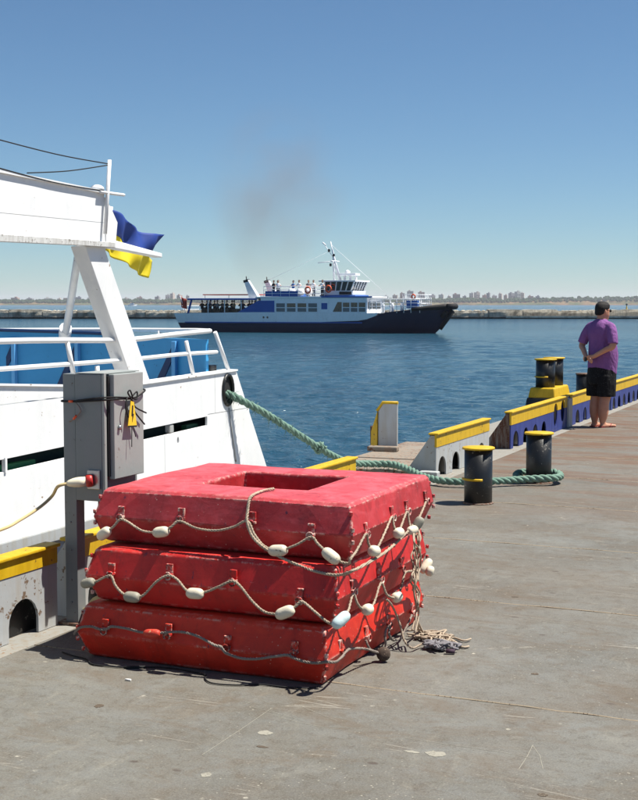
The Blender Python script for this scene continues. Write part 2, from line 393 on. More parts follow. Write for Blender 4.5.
# skyline blocks
bt = [plain('facade_pale', (186, 174, 164), .9), plain('facade_pink', (170, 142, 128), .9), plain('facade_grey', (140, 142, 146), .9), plain('facade_white', (190, 188, 182), .9)]
blocks = [(410, 8, 291), (421, 7, 292), (432, 5, 295), (441, 6, 294.5), (449, 4, 296), (456, 9, 294), (464, 4, 296), (471, 5, 293), (476.5, 5, 292.3), (484, 5, 295), (488, 4, 293), (494, 6, 295.5), (500, 4, 293.5), (505, 4, 295), (511, 5, 293), (517, 5, 291.5), (522, 4, 292.8), (530, 7, 296), (537, 4, 296),
          (545, 6, 298), (560, 8, 298.6), (583, 7, 298.3), (605, 9, 298.6), (622, 6, 298.4), (633, 8, 298.9), (16, 9, 297.6), (31, 7, 298.2), (49, 9, 298), (60, 4, 298.5), (69, 11, 297.8), (79, 7, 297), (92, 8, 297.6), (127, 5, 298), (140, 7, 297), (158, 5, 296.5), (168, 5, 294.8), (173, 4, 293.4), (180, 5, 295), (188, 4, 295.6),
          (385, 7, 296), (395, 6, 295), (402, 5, 293)]
ORD = ['first', 'second', 'third', 'fourth', 'fifth', 'sixth', 'seventh', 'eighth', 'ninth', 'tenth', 'eleventh', 'twelfth', 'thirteenth', 'fourteenth', 'fifteenth', 'sixteenth', 'seventeenth', 'eighteenth', 'nineteenth', 'twentieth']
for i, (x, wpx, top) in enumerate(blocks):
    dd = D+170+(i*37 % 90); zt = H+(303.8-top)*dd/FOC*1.0; wd = wpx*dd/FOC*.8; b = far(x, dd, 0)
    rz = YAW+random.uniform(-.4, .4); m = MB().box((0, 0, zt/2), (wd, 16, zt), rz)
    m.box((wd*.15*random.choice((-1, 1)), 0, zt+1.5), (wd*.3, 8, 3), rz)
    reg = 0 if x < 60 else 1 if x < 130 else 2 if x < 200 else 3 if x < 408 else 4 if x < 540 else 5
    sib = sorted(q[0] for q in blocks if (0 if q[0] < 60 else 1 if q[0] < 130 else 2 if q[0] < 200 else 3 if q[0] < 408 else 4 if q[0] < 540 else 5) == reg)
    t = thing('apartment_block', b, '%s %s apartment block, %s from the left %s' % ('tall' if top < 295 else 'low', ('pale', 'pinkish', 'grey', 'white')[i % 4], ORD[sib.index(x)], ('left of the thin strut', 'between the boat struts', 'left of the ferry stern', 'behind the ferry bow rails', 'in the skyline past the ferry', 'on the cliffs')[reg]), 'building', 'distant apartment blocks on the far shore')
    o = m.build('wall', bt[i % 4]); o.parent = t
    wm = MB(); nf = max(2, int((zt-16)/6)); cols = max(2, int(wd/5))
    for a in range(nf):
        for c_ in range(cols):
            lx = -wd/2+wd*(c_+.5)/cols; p = V((lx, -8.1, 14+a*(zt-16)/nf))
            p = Matrix.Rotation(rz, 3, 'Z') @ p; wm.box(p, (wd/cols*.5, .4, (zt-16)/nf*.45), rz)
    o = wm.build('window_rows', M['glass']); o.parent = t; o['kind'] = 'stuff'
# breakwater
bA = far(-260, 268, 0); bB = far(900, 268, 0)
t = thing('breakwater', far(319, 268, WZ), 'long low weathered concrete breakwater lying across the harbour behind the ferry', 'breakwater')
d_ = (bB-bA); Lb = d_.length; e_ = d_.normalized(); ang = math.atan2(e_.y, e_.x); nn = V((-e_.y, e_.x, 0))
pos = 0; i = 0; vari = []
def jag(lx, ly, lz, nx=7, nz=3, amp=.12, seed=0):
    m = MB(); g = []
    for k in range(nz+1):
        g.append([V((-lx/2+lx*j/nx, -ly/2+(0 if k < nz else .12), lz*k/nz))+V((0, mnoise.noise(V((j*.8, k*.9, seed)))*amp, mnoise.noise(V((j*.7, k+5, seed)))*amp*(1 if k else 0))) for j in range(nx+1)])
    g.append([V((-lx/2+lx*j/nx, ly/2, lz+mnoise.noise(V((j*.7, 8, seed)))*amp)) for j in range(nx+1)])
    g.append([V((-lx/2+lx*j/nx, ly/2, 0)) for j in range(nx+1)])
    cs = [[g[k][j] for k in range(len(g))] for j in range(nx+1)]
    m.ring(cs, True, False, True); return m
protos = []
for q in range(6):
    o = jag(6.9, 5, 1.35+.12*(q % 3), seed=q*3.3, amp=.16).build('concrete_block', M['break'], None); protos.append(o)
first = set()
while pos < Lb:
    q = i % 6 if i % 11 else (i*5) % 6
    o = protos[q] if q not in first else protos[q].copy()
    if q in first: col.objects.link(o)
    first.add(q)
    p = bA+e_*(pos+3.5)+nn*random.uniform(-.12, .12)
    o.parent = t; o.matrix_parent_inverse = t.matrix_basis.inverted(); o.location = (p.x, p.y, WZ+.25); o.rotation_euler = (0, 0, ang)
    pos += 7.0; i += 1
mb = MB(); mb.box(((bA+bB)/2).to_tuple()[:2]+(WZ+.0,), (Lb, 6, .6), ang); mb.build('wet_footing', M['breakdark'], t)
pA = far(506, 264.5, 0); pB = far(900, 264.5, 0)
mb = MB(); mb.box(((pA+pB)/2).to_tuple()[:2]+(WZ+.38,), ((pB-pA).length, 1.4, .35), ang); mb.build('pale_ledge', M['breakpale'], t)
# rubble on the breakwater's crown
mb = MB()
for i in range(900):
    p = bA+e_*random.uniform(0, Lb)+nn*random.uniform(-1.8, 1.6); r = random.uniform(.12, .42)
    n = 5; cs = [[p+V((r*a*cos(2*pi*j/n+i)*random.uniform(.7, 1.3), r*a*sin(2*pi*j/n+i), WZ+1.62+r*.5*z)) for j in range(n)] for a, z in ((.9, -.7), (1, .1), (.5, .8))]
    mb.ring(cs, True, False, True)
o = mb.build('rubble', M['break'], t); o['kind'] = 'stuff'
# buoy and a small distant boat
t = thing('channel_buoy', far(626, 420, WZ), 'small dark yellow buoy on the water beyond the breakwater at right', 'buoy')
MB().lathe([(.02, -.3), (.8, -.2), (.85, .5), (.5, .8), (.25, 1.6), (.1, 2.6), (.02, 2.7)], n=10).build('float_body', M['yellow'], None).parent = t
MB().lathe([(.3, 2.6), (.32, 3.0), (.1, 3.2)], n=8).build('top_mark', M['black'], None).parent = t
t = thing('motor_boat', far(133, 2300, WZ), 'tiny white boat far out in front of the wooded shore', 'boat', rz=YAW)
mb = MB(); mb.hexa([(-7, -2, -.5), (6, -2, -.5), (6, 2, -.5), (-7, 2, -.5), (-8, -2.4, 2), (9, -.4, 2.6), (9, .4, 2.6), (-8, 2.4, 2)]); mb.build('hull', M['white']).parent = t
MB().box((-1, 0, 3.2), (7, 3, 2.4)).build('cabin', M['white']).parent = t

# ================================================================== QUAY
mb = MB(); mb.span((-5.10, -4, -2.6), (9, 40, -.020)); mb.build('pier_body', M['joint']); bpy.data.objects['pier_body']['kind'] = 'structure'
# body also carries the plates of the deck
pier = bpy.data.objects['pier_body']
pier.name = 'pier'; 
ys = [3.475+1.82*k for k in range(-4, 21)]
ys = [y-.001 for y in ys]
for i, (y0, y1) in enumerate(zip(ys, ys[1:])):
    if abs(y0-3.475) < .01: xs = [-3.86, 2.2, 9]
    else:
        a = random.uniform(-.8, 2.5); xs = [-3.86, a, a+4.5, 9]
        if i in (6, 7, 8): xs = [-3.86, 1.6+i*.3, 6.2, 9]
    for x0, x1 in zip(xs, xs[1:]):
        dz = 0
        mb = MB(); mb.span((x0+.003, y0+.004, -.018), (x1-.003, y1-.004, dz)); mb.build('deck_plate', M['deck'], pier, .003)
# weld beads in the joints
for y in ys:
    mb = MB(); pts = [(-3.85+.12*j, y+random.uniform(-.002, .002), -.001+random.uniform(-.003, .0015)) for j in range(106)]
    mb.tube(pts, .0055, 5); mb.build('joint_bead', M['bead_joint'], pier)
# edge strip under the bulwark and the raised platform beside the gap
mb = MB(); mb.span((-5.12, -4, -.017), (-3.866, 40, -.003)); mb.build('edge_strip', M['concrete_strip'], pier, .004)
def slab(name, pts, z0, z1, mat):
    m = MB(); m.hexa([(x, y, z0) for x, y in pts]+[(x, y, z1) for x, y in pts]); return m.build(name, mat, pier, .01)
slab('edge_slab', [(-5.17, 11.95), (-4.20, 12.0), (-4.20, 12.86), (-5.17, 12.83)], 0, .065, M['plank'])
slab('edge_slab', [(-5.17, 12.86), (-4.20, 12.89), (-4.20, 14.55), (-5.17, 14.5)], 0, .072, M['plank'])
slab('edge_slab', [(-4.12, 11.92), (-3.93, 11.92), (-3.93, 12.02), (-4.12, 12.02)], 0, .075, M['greyp'])
# timber baulk and debris under the plate
mb = MB(); mb.box((-5.06, 13.44, .10), (.34, .12, .055), .12); tag(mb.build('timber_baulk', M['plank'], None, .012), 'short weathered timber lying at the foot of the upright grey plate', 'timber')

# --- bulwark
def arch(y0, w, h, z0=0.0, n=9):
    r = w/2; pts = [(y0, z0)]
    for i in range(n+1):
        a = pi-pi*i/n; pts.append((y0+r+r*cos(a), z0+max(0, h-r*1.0)+sin(a)*min(r*1.0, h)))
    pts.append((y0+w, z0)); return pts
def oval(yc, zc, w, h, n=14): return [(yc+w/2*cos(2*pi*i/n), zc+h/2*sin(2*pi*i/n)) for i in range(n)]
def bulwark(y0, y1, arches, lower, label, ht=.44, band=.14, ovals=(), near_gusset=None, aw=.25, ah=.195, end_plate=False, zb=0.0):
    t = thing('bulwark_section', (-4, (y0+y1)/2, 0), label, 'bulwark', 'painted bulwark sections along the quay edge')
    f3 = lambda a, b, d: (-4+d, a, b)
    out = [(y0, zb)]
    for ya in arches: out += arch(ya, aw, ah, zb)
    out += [(y1, zb), (y1, ht-band), (y0, ht-band)]
    ov_lo = []; 
    if ovals:
        # ovals run through both bands: cut a notch in each plate
        lo = [(y0, zb)]
        for ya in arches: lo += arch(ya, aw, ah, zb)
        lo += [(y1, zb), (y1, ht-band)]
        up = [(y0, ht-band)]
        for yc, w_, zlo, zhi in sorted(ovals, reverse=True):
            zz = ht-band; lo += [(yc+w_/2, zz)]
            for i in range(1, 10): a = pi*i/10; lo.append((yc+w_/2*cos(a), zz-(zz-zlo)*sin(a)))
            lo += [(yc-w_/2, zz)]
        lo += [(y0, zz)]
        up = [(y0, zz)]
        for yc, w_, zlo, zhi in sorted(ovals):
            up += [(yc-w_/2, zz)]
            for i in range(1, 10): a = pi-pi*i/10; up.append((yc+w_/2*cos(a), zz+(zhi-zz)*sin(a)))
            up += [(yc+w_/2, zz)]
        up += [(y1, zz), (y1, ht-.02), (y0, ht-.02)]
        MB().poly([lo], f3, (0, .014)).build('plate', M[lower], t)
        MB().poly([up], f3, (-.003, .018)).build('top_band', M['yellow'], t)
    else:
        MB().poly([out], f3, (0, .014)).build('plate', M[lower], t)
        MB().poly([[(y0, ht-band), (y1, ht-band), (y1, ht-.02), (y0, ht-.02)]], f3, (-.003, .018)).build('top_band', M['yellow'], t)
    MB().span((-4.066, y0-.01, ht-.02), (-3.965, y1+.01, ht)).build('top_flange', M['yellow'], t, .006)
    MB().span((-4.062, y0+.03, zb), (-4.05, y1-.01, ht-.022)).build('shade_backing', M['black'], t)  # backing painted black: the deep shade seen through arches and ovals
    # sloping stiffeners on the water side
    y = y0+.02
    ks = []
    while y < y1: ks.append(y); y += .94
    for j, y in enumerate(ks):
        g = [(-.34, .0), (0, .0), (0, ht-.03), (-.05, ht-.03)]
        m = MB().poly([g], lambda a, b, d, y=y: (-4+a, y+d, b), (0, .014))
        m.build('stiffener', M[near_gusset] if (j == 0 and near_gusset) else M[lower], t)
    if end_plate: MB().span((-4.04, y1-.02, 0), (-3.96, y1+.22, ht-.05)).build('end_plate', M['greyp'], t, .004)
    return t
bulwark(1.2, 5.69, [1.6+.74*k for k in range(5)]+[5.27], 'greyp', 'yellow and grey bulwark section at the left edge beside the cabinet post', band=.105, aw=.25, ah=.20)
bulwark(5.84, 9.94, [5.98+.5*k for k in range(8)], 'greyp', 'yellow topped bulwark section running behind the stacked red rafts', band=.12, aw=.24, ah=.2)
bulwark(12.06, 13.92, [12.13, 12.58, 13.03, 13.5], 'greyp', 'yellow and pale grey bulwark section behind the nearer black bollard', near_gusset='greyp')
bulwark(14.84, 17.8, [14.95, 15.42, 15.89, 16.34], 'blue', 'yellow and blue bulwark section with two tall oval holes and a rusty end', band=.16, ovals=[(17.1, .20, .06, .38), (17.52, .22, .10, .40)], near_gusset='rust', end_plate=True)
bulwark(18.05, 20.3, [18.35, 18.85, 19.35, 19.8], 'blue', 'yellow and blue bulwark section directly behind the standing man', band=.16)
bulwark(20.95, 31, [21.1+.45*k for k in range(21)], 'blue', 'yellow and blue bulwark section running out past the man to the right edge', band=.16, aw=.22)
mb = MB(); mb.span((-4.06, 20.36, 0), (-3.99, 20.9, .36)); tag(mb.build('shade_tinted_plate', M['boatnavy'], None, .006), 'plate coloured dark navy for its shade, closing the gap in the bulwark beside the man', 'plate')  # dark navy carries the shade on this bulwark gusset
# pale strip edge line
# upright fairlead plate
t = thing('fairlead_plate', (-5.05, 13.6, 0.07), 'upright grey plate with yellow edge standing alone at the gap in the bulwark', 'plate')
MB().poly([[(-5.18, .072), (-4.955, .072), (-4.955, .59), (-5.12, .59), (-5.18, .52)]], lambda a, b, d: (a, 13.6+d, b), (0, .03)).build('plate', M['greyp'], t, .003)
MB().poly([[(-5.26, .072), (-5.185, .072), (-5.185, .50), (-5.26, .27)]], lambda a, b, d: (a, 13.6+d, b), (-.02, .05)).build('bracket', M['yellow'], t, .003)
MB().span((-5.275, 13.60, .072), (-5.262, 13.66, .33)).build('rusty_edge', M['rust'], t)
mb = MB(); mb.tube([(-5.195, 13.6, .505), (-5.125, 13.6, .60), (-4.945, 13.6, .602)], .017, 8); mb.build('rim', M['yellow'], t)
# --- single bollards
def bollard(x, y, label, hoop):
    t = thing('bollard', (x, y, 0), label, 'bollard', 'black bollards with yellow caps on the quay deck')
    mb = MB(); mb.lathe([(.118, .0), (.12, .002), (.12, .463)], (x, y, 0), 32); mb.build('post', M['black'], t)
    mb = MB(); mb.lathe([(.125, .463), (.139, .465), (.139, .478), (.134, .483), (.02, .485)], (x, y, 0), 32); mb.build('cap', M['yellow'], t)
    mb = MB(); mb.lathe([(.135, 0), (.13, .008), (.12, .012)], (x, y, .001), 32); mb.build('weld_foot', M['rust'], t)
    if hoop:
        mb = MB(); mb.tube([(x+.131*cos(a), y+.131*sin(a), .212) for a in [R(-160+i*8.5) for i in range(13)]], .011, 8); mb.build('horn_bar', M['yellow'], t)
bollard(-3.147, 10.67, 'black bollard with yellow cap and yellow bar across its side, nearer of the pair', True)
bollard(-2.985, 12.14, 'black bollard with yellow cap and green hawser round its foot', False)
# --- double bollard on its yellow base, on the water side
t = thing('double_bollard', (-4.87, 20.4, 0), 'pair of black bollards with yellow caps on a yellow block behind the bulwark', 'bollard')
MB().hexa([(-5.13, 19.85, 0), (-4.60, 19.85, 0), (-4.60, 21.1, 0), (-5.13, 21.1, 0), (-5.10, 19.92, .235), (-4.64, 19.92, .235), (-4.64, 21.0, .235), (-5.10, 21.0, .235)]).build('plinth', M['black'], t, .01)
MB().hexa([(-5.09, 19.93, .235), (-4.65, 19.93, .235), (-4.65, 20.98, .235), (-5.09, 20.98, .235), (-5.06, 19.97, .395), (-4.68, 19.97, .395), (-4.68, 20.94, .395), (-5.06, 20.94, .395)]).build('base_block', M['yellow'], t, .02)
for yy in (20.17, 20.74):
    mb = MB(); mb.lathe([(.150, .395), (.150, .82)], (-4.87, yy, 0), 24); mb.build('post', M['black'], t)
    mb = MB(); mb.lathe([(.162, .82), (.174, .822), (.174, .842), (.02, .848)], (-4.87, yy, 0), 24); mb.build('cap', M['yellow'], t)
mb = MB(); mb.tube([(-4.87+.160*cos(a), 20.17+.160*sin(a), .56) for a in [R(-170+i*9) for i in range(13)]], .012, 8); mb.build('horn_bar', M['yellow'], t)
t = thing('low_bollard', (-4.55, 21.3, 0), 'low dark drum bollard just behind the bulwark beside the man', 'bollard')
MB().lathe([(.17, 0), (.17, .53)], (-4.52, 21.6, 0), 24).build('post', M['black'], t)
MB().lathe([(.18, .53), (.18, .55), (.02, .555)], (-4.52, 21.6, 0), 24).build('cap', M['rust'], t)

# ================================================================== MOORED BOAT
boat = thing('moored_boat', (-7, 6, WZ), 'white painted boat with blue inside moored along the quay, cropped at left', 'boat')
HX = -5.4
def rake(z): return 10.545+(1.09-z)*.665                       # Y of the stern edge at height z
f3h = lambda a, b, d: (HX+d, a, b)
def plate(pts, name='hull_plate', mat='white', d=(-.02, 0), holes=()): return MB().poly([pts]+list(holes), f3h, d).build(name, M[mat], boat)
# inner core
mb = MB(); ecs = []
core = [(-2, -1.6), (rake(-1.6)-.05, -1.6), (rake(.7)-.05, .7), (-2, .7)]
mb.poly([core], lambda a, b, d: (d, a, b), (-8.7, -5.62)); mb.build('hull_core', M['green'], boat)
g = .0025
zs = lambda y: 0.572+(y-7.07)*(.642-.572)/(9.98-7.07)          # lower lip of the long slot
zt = lambda y: 0.659+(y-7.07)*(.722-.659)/(9.98-7.07)
for a, b in ((-2, 2.6), (2.6, 5.9), (5.9, 8.4)): plate([(a+g, -1.5), (b-g, -1.5), (b-g, zs(b) if b > 5.9 else zs(b)), (a+g, zs(a))])
plate([(8.4+g, -1.5), (9.25-g, -1.5), (9.25-g, zs(9.25)), (8.4+g, zs(8.4))])
hole_s = oval(9.47, .56, .035, .06)
plate([(9.25+g, -1.5), (rake(-1.5), -1.5), (rake(.70), .70), (rake(.70), .735), (10.0, .735), (9.985, zt(9.985)), (9.985, zs(9.985)), (9.25+g, zs(9.25))], holes=[hole_s])
plate([(-2, zt(-2)), (5.9-g, zt(5.9)), (5.9-g, 1.02), (-2, 1.02)])
plate([(5.9+g, zt(5.9)), (8.6-g, zt(8.6)), (8.6-g, 1.03), (5.9+g, 1.02)])
plate([(8.6+g, zt(8.6)), (9.985, zt(9.985)), (10.0, .74), (10.13-g, .74), (10.13-g, 1.10), (8.6+g, 1.045)])
hw = oval(10.37, .93, .17, .25, 20)
plate([(10.13+g, .74), (rake(.74), .74), (rake(1.09), 1.09), (10.13+g, 1.10)], holes=[hw])
plate([(-2, 1.025), (8.6-g, 1.035), (8.6-g, 1.056), (7, 1.162), (-2, 1.162)])
# slot divider, rusty lug and lip
MB().box((HX-.004, 7.13, .62), (.03, .02, .1)).build('slot_divider', M['white'], boat)
MB().box((HX-.03, 9.38, .665), (.05, .07, .07), 0).build('slot_lug', M['greyp'], boat, .01)
MB().box((HX-.1, 7.35, .58), (.05, .45, .05)).build('frame_inside', plain('inner_green', (20, 110, 60)), boat)
MB().box((HX-.1, 9.85, .64), (.05, .2, .04)).build('frame_inside', plain('inner_green_dark', (16, 80, 50)), boat)
# hawse hole
mb = MB(); pts = [(HX+.006, a, b) for a, b in oval(10.37, .93, .19, .27, 20)]; mb.tube(pts+[pts[0], pts[1]], .017, 8, False); mb.build('hawse_ring', M['black'], boat)
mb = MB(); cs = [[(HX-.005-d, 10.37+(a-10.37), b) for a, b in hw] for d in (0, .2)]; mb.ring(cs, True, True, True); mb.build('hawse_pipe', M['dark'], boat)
# gunwale cap, grey strip low along the hull
def gz(y): return 1.16-.0105*(y-7)*8.4 if y < 8.6 else 1.055+(y-8.6)*.02
cs = []
for y in [-2, 2, 5, 7, 8, 8.6, 9, 9.6, 10.2, 10.55]:
    z = 1.162 if y <= 7 else (1.162-(y-7)*.066 if y < 8.6 else 1.056+(y-8.6)*.019)
    cs.append([(HX+.015, y, z), (HX-.13, y, z), (HX-.13, y, z+.014), (HX+.015, y, z+.014)])
MB().ring(cs, True, False).build('gunwale_cap', M['white'], boat)
MB().span((HX, -2, .02), (HX+.07, 10.6, .12)).build('low_grey_strip', M['greyp'], boat, .012)
# stern: ruled, bulging
cs = []
for i in range(9):
    z = 1.09-(2.6)*i/8; y = rake(z); cs.append([(HX-.01-(3.2)*u, y-.012+.42*sin(pi*u)**.8, z) for u in [j/14 for j in range(15)]])
cs2 = [[V(p)-V((0, .03, 0)) for p in c] for c in cs]
mb = MB(); mb.ring([c+list(reversed(d)) for c, d in zip(cs, cs2)], True, False); mb.build('stern_plate', M['white'], boat)
MB().span((-8.64, -2, -1.5), (-8.61, 10.5, 1.15)).build('port_plate', M['white'], boat)
MB().poly([[(HX-.13, -2), (HX-.13, 10.45)]+[(HX-.02-3.2*u, 10.45+.42*sin(pi*u)**.8) for u in [j/10 for j in range(1, 10)]]+[(-8.6, 10.45), (-8.6, -2)]], lambda a, b, d: (a, b, d), (.72, .78)).build('deck', M['greyp'], boat)
# blue bulwark curving round the stern
def sternline(u, inset=0): return V((HX-.12-2.95*u, 10.24-inset+.46*sin(pi*min(1, u*1.0))**.9, 0))
us = [j/24 for j in range(25)]
def zt_b(u): return 1.385 if u < .25 else 1.385+(u-.25)*.08
o_ = [sternline(u) for u in us]; i_ = [sternline(u, .05) for u in us]
cs = [[(p.x, p.y, .79), (p.x, p.y, zt_b(u)), (q.x, q.y, zt_b(u)), (q.x, q.y, .79)] for p, q, u in zip(o_, i_, us)]
MB().ring(cs, True, False).build('stern_bulwark', M['boatblue'], boat)
cs = [[(p.x, p.y+.02, zt_b(u)), (p.x, p.y+.02, zt_b(u)+.03), (q.x, q.y-.03, zt_b(u)+.03), (q.x, q.y-.03, zt_b(u))] for p, q, u in list(zip(o_, i_, us))[10:]]
MB().ring(cs, True, True).build('bulwark_cap', M['boatnavy'], boat)
for x_ in (-7.16, -6.55, -7.8, -5.95):
    yb = 10.24-.05+.46*sin(pi*min(1, max(0, (-5.52-x_)/2.95)))**.9-.035
    MB().span((x_-.02, yb-.02, .79), (x_+.02, yb+.03, 1.36)).build('bulwark_rib', plain('rib_blue', (90, 160, 214)), boat, .004)
    MB().poly([[(x_-.02, 1.32), (x_-.30, .80), (x_-.22, .80), (x_-.02, 1.20)]], lambda a, b, d: (a, yb+.0+d, b), (.0, .02)).build('diagonal_bar', M['boatnavy'], boat)  # dark blue diagonal bar from each rib's top to its foot
# rails
def rail(pts, r=.021, name='rail'): mb = MB(); mb.tube(spline(pts, 5), r, 8); return mb.build(name, M['rail'], boat)
A = onx(0, 342, HX-.06); 
rail([(-5.46, 3, 1.455), (-5.46, 7, 1.452), (-5.46, 8.7, 1.42), (-5.46, 9.5, 1.445), (-5.47, 10.12, 1.462), (-5.55, 10.27, 1.46), (-5.75, 10.42, 1.46), (-6.1, 10.6, 1.455), (-6.8, 10.75, 1.45), (-7.6, 10.65, 1.445), (-8.2, 10.4, 1.44), (-8.45, 10.1, 1.44), (-8.5, 8, 1.44), (-8.5, 3, 1.44)])
rail([(-5.46, 3, 1.262), (-5.46, 7, 1.262), (-5.46, 8.7, 1.262), (-5.46, 9.6, 1.275), (-5.47, 10.3, 1.272)], .017)
for (xt, yt, xb, yb) in ((67, 342, 74, 377), (186, 341, 194, 379), (215, 332, 229, 372)):
    a = onx(xt, yt, -5.46); b = onx(xb, yb, -5.44); mb = MB(); mb.tube([a, b], .018, 8); mb.build('stanchion', M['rail'], boat)
for yy in (3.5, 5.2, 6.6): MB().tube([(-5.46, yy, 1.45), (-5.44, yy+.06, 1.15)], .018, 8).build('stanchion', M['rail'], boat)
a = onx(97, 366, -5.46); MB().tube([a, a-V((0, -.01, .13))], .018, 8).build('stanchion', M['rail'], boat)
MB().tube([onx(133, 361, -5.46), onx(145, 386, -5.45)], .012, 6).build('stanchion', M['rail'], boat)
for u in (.25, .5, .75): 
    p = sternline(u)+V((0, .06, 0)); MB().tube([(p.x, p.y, 1.45), (p.x, p.y, 1.1)], .016, 8).build('stanchion', M['rail'], boat)
# big raking strut and thin far strut
b0 = onx(133, 384, HX-.02); b1 = onx(152, 387, HX-.02); t0 = onx(85, 246, HX-.02); t1 = onx(104, 246, HX-.02)
def hx(p, dx): return (p.x+dx, p.y, p.z)
MB().hexa([hx(b0, -.13), hx(b0, 0), hx(b1, 0), hx(b1, -.13), hx(t0, -.13), hx(t0, 0), hx(t1, 0), hx(t1, -.13)]).build('raking_strut', M['white'], boat, .006)
MB().tube([(-6.03, 9.0, 2.19), (-7.15, 10.40, 1.40)], .034, 10).build('far_strut', M['rail'], boat)
MB().tube([(-7.09, 10.32, 1.475), (-7.17, 10.42, 1.405)], .06, 10).build('strut_clamp', M['rail'], boat)
# overhead bridge: side boards, worn lower edge, pointed arm, mast, wires
CX = HX
def cplate(pts, nm, d=(-.025, 0), mat='white'): return MB().poly([pts], lambda a, b, d: (CX+d, a, b), d).build(nm, M[mat], boat)
ym = 8.44
top = lambda y: 2.578-(y-7.13)*.033; bot = lambda y: 2.118+(.012 if y > 8 else 0)
cplate([(3, 2.27), (5.9, 2.30), (ym-.05, 2.31), (ym-.05, top(ym)), (7.13, 2.578), (5.5, 2.60), (3, 2.56)], 'side_board')
cplate([(3, 2.13), (ym-.05, 2.13), (ym-.05, 2.307), (5.9, 2.297), (3, 2.267)], 'side_board')
MB().poly([[(3, 2.10), (5.5, 2.105), (7.1, 2.112), (8.0, 2.125), (ym+.05, 2.128), (ym+.05, 2.165), (8, 2.165), (7.1, 2.16), (3, 2.15)]], lambda a, b, d: (CX+d, a, b), (-.04, .03)).build('lower_moulding', paint('worn_white', (222, 222, 220), (130, 126, 120), .26, .6, 6, fade=(176, 174, 170)), boat, .006)
cs = []
for y in (3, 5.5, 7.13, 7.8, ym-.03): z = top(y) if y > 7 else 2.59; cs.append([(CX+.02, y, z-.012), (CX-.1, y, z-.012), (CX-.1, y, z+.008), (CX+.02, y, z+.008)])
MB().ring(cs, True, False).build('top_cap', M['white'], boat)
cplate([(ym-.04, 2.15), (ym+.09, 2.16), (ym+.12, 2.32), (ym+.02, 2.44), (ym-.04, 2.50)], 'end_board', (-.02, .005))
MB().poly([[(ym+.02, 2.125), (9.22, 2.075), (9.22, 2.11), (ym+.02, 2.19)]], lambda a, b, d: (CX+d, a, b), (-.07, .01)).build('pointed_arm', M['white'], boat, .006)
MB().tube([onx(105, 234, CX+.03), onx(109.5, 160, CX+.03)], .015, 8).build('mast_pole', M['rail'], boat)
MB().tube([onx(100, 192, CX+.03), onx(124, 195, CX+.03)], .012, 6).build('cross_piece', M['rail'], boat)
p = onx(97, 190, CX-.03); MB().lathe([(.055, 0), (.05, .02), (.03, .035), (.005, .04)], (p.x, p.y, p.z), 14).build('dome_light', M['rail'], boat)
MB().span((-7.3, 3, 2.33), (CX-.03, ym-.1, 2.37)).build('canopy_roof', M['white'], boat)
MB().span((-7.35, 3, 2.3), (-7.3, ym-.1, 2.42)).build('side_board', M['white'], boat)
for (a, b, m_) in (((0, 139), (109, 164), (55, 154)), ((27, 173), (109, 165), (68, 171)), ((0, 167), (104, 191), (52, 182))):
    pts = [onx(a[0]-30, a[1]-7 if a[0] == 0 else a[1], CX+.02) if a[0] == 0 else onx(*a, CX+.02), onx(*m_, CX+.02), onx(*b, CX+.02)]
    mb = MB(); mb.tube(spline(pts, 5), .0045, 5); mb.build('stay_wire', M['rubber'], boat)
# thin grey tube stands for the hawser's shadow down the hull
MB().tube([onx(229, 408, HX+.006), onx(236, 462, HX+.006)], .006, 5).build('rope_shadow_strip', M['greyp'], boat)
o = MB().box((-5.55, 10.3, 1.12), (.1, .12, .07)).build('mooring_cleat', M['black'], boat, .01)

# ---- flag
fl = thing('flag', (-5.55, 8.5, 2.4), 'blue and yellow striped flag flying from the end of the white boat', 'flag')
hoT = onx(113, 211, -5.55); hoB = onx(104, 250, -5.55); flT = onx(163, 236, -5.7); flB = onx(148, 278, -5.7)
def flagpt(u, v):
    a = hoT.lerp(flT, u); b = hoB.lerp(flB, u); p = a.lerp(b, v)
    p = p+V((1, -.3, 0))*(.030*sin(u*9+v*3.5)*min(1, u*3+.15)+.022*sin(u*19-v*6))+V((0, 0, 1))*(.012*sin(u*6.5+1)*(1-v)-.035*sin(u*pi)*(1-v*.8))
    if u > .7 and v < .6: p += V((0, -.10, 0))*(u-.7)/.3*v
    return p
for nm, v0, v1, mt in (('blue_stripe', 0, .5, plain('flag_blue', (16, 52, 130), .7)), ('yellow_stripe', .5, 1, plain('flag_yellow', (214, 194, 24), .7))):
    N = 26; Mv = 10; mb = MB()
    for j in range(Mv+1):
        for i in range(N+1): mb.v.append(flagpt(i/N, v0+(v1-v0)*j/Mv))
    for j in range(Mv):
        for i in range(N): b = j*(N+1)+i; mb.face((b, b+1, b+N+2, b+N+1), True)
    o = mb.build(nm, mt, fl); md = o.modifiers.new('cloth', 'SOLIDIFY'); md.thickness = .002
MB().tube([hoT+V((0, -.02, .03)), hoB+V((0, -.02, -.05))], .012, 8).build('flagstaff', M['rail'], fl)

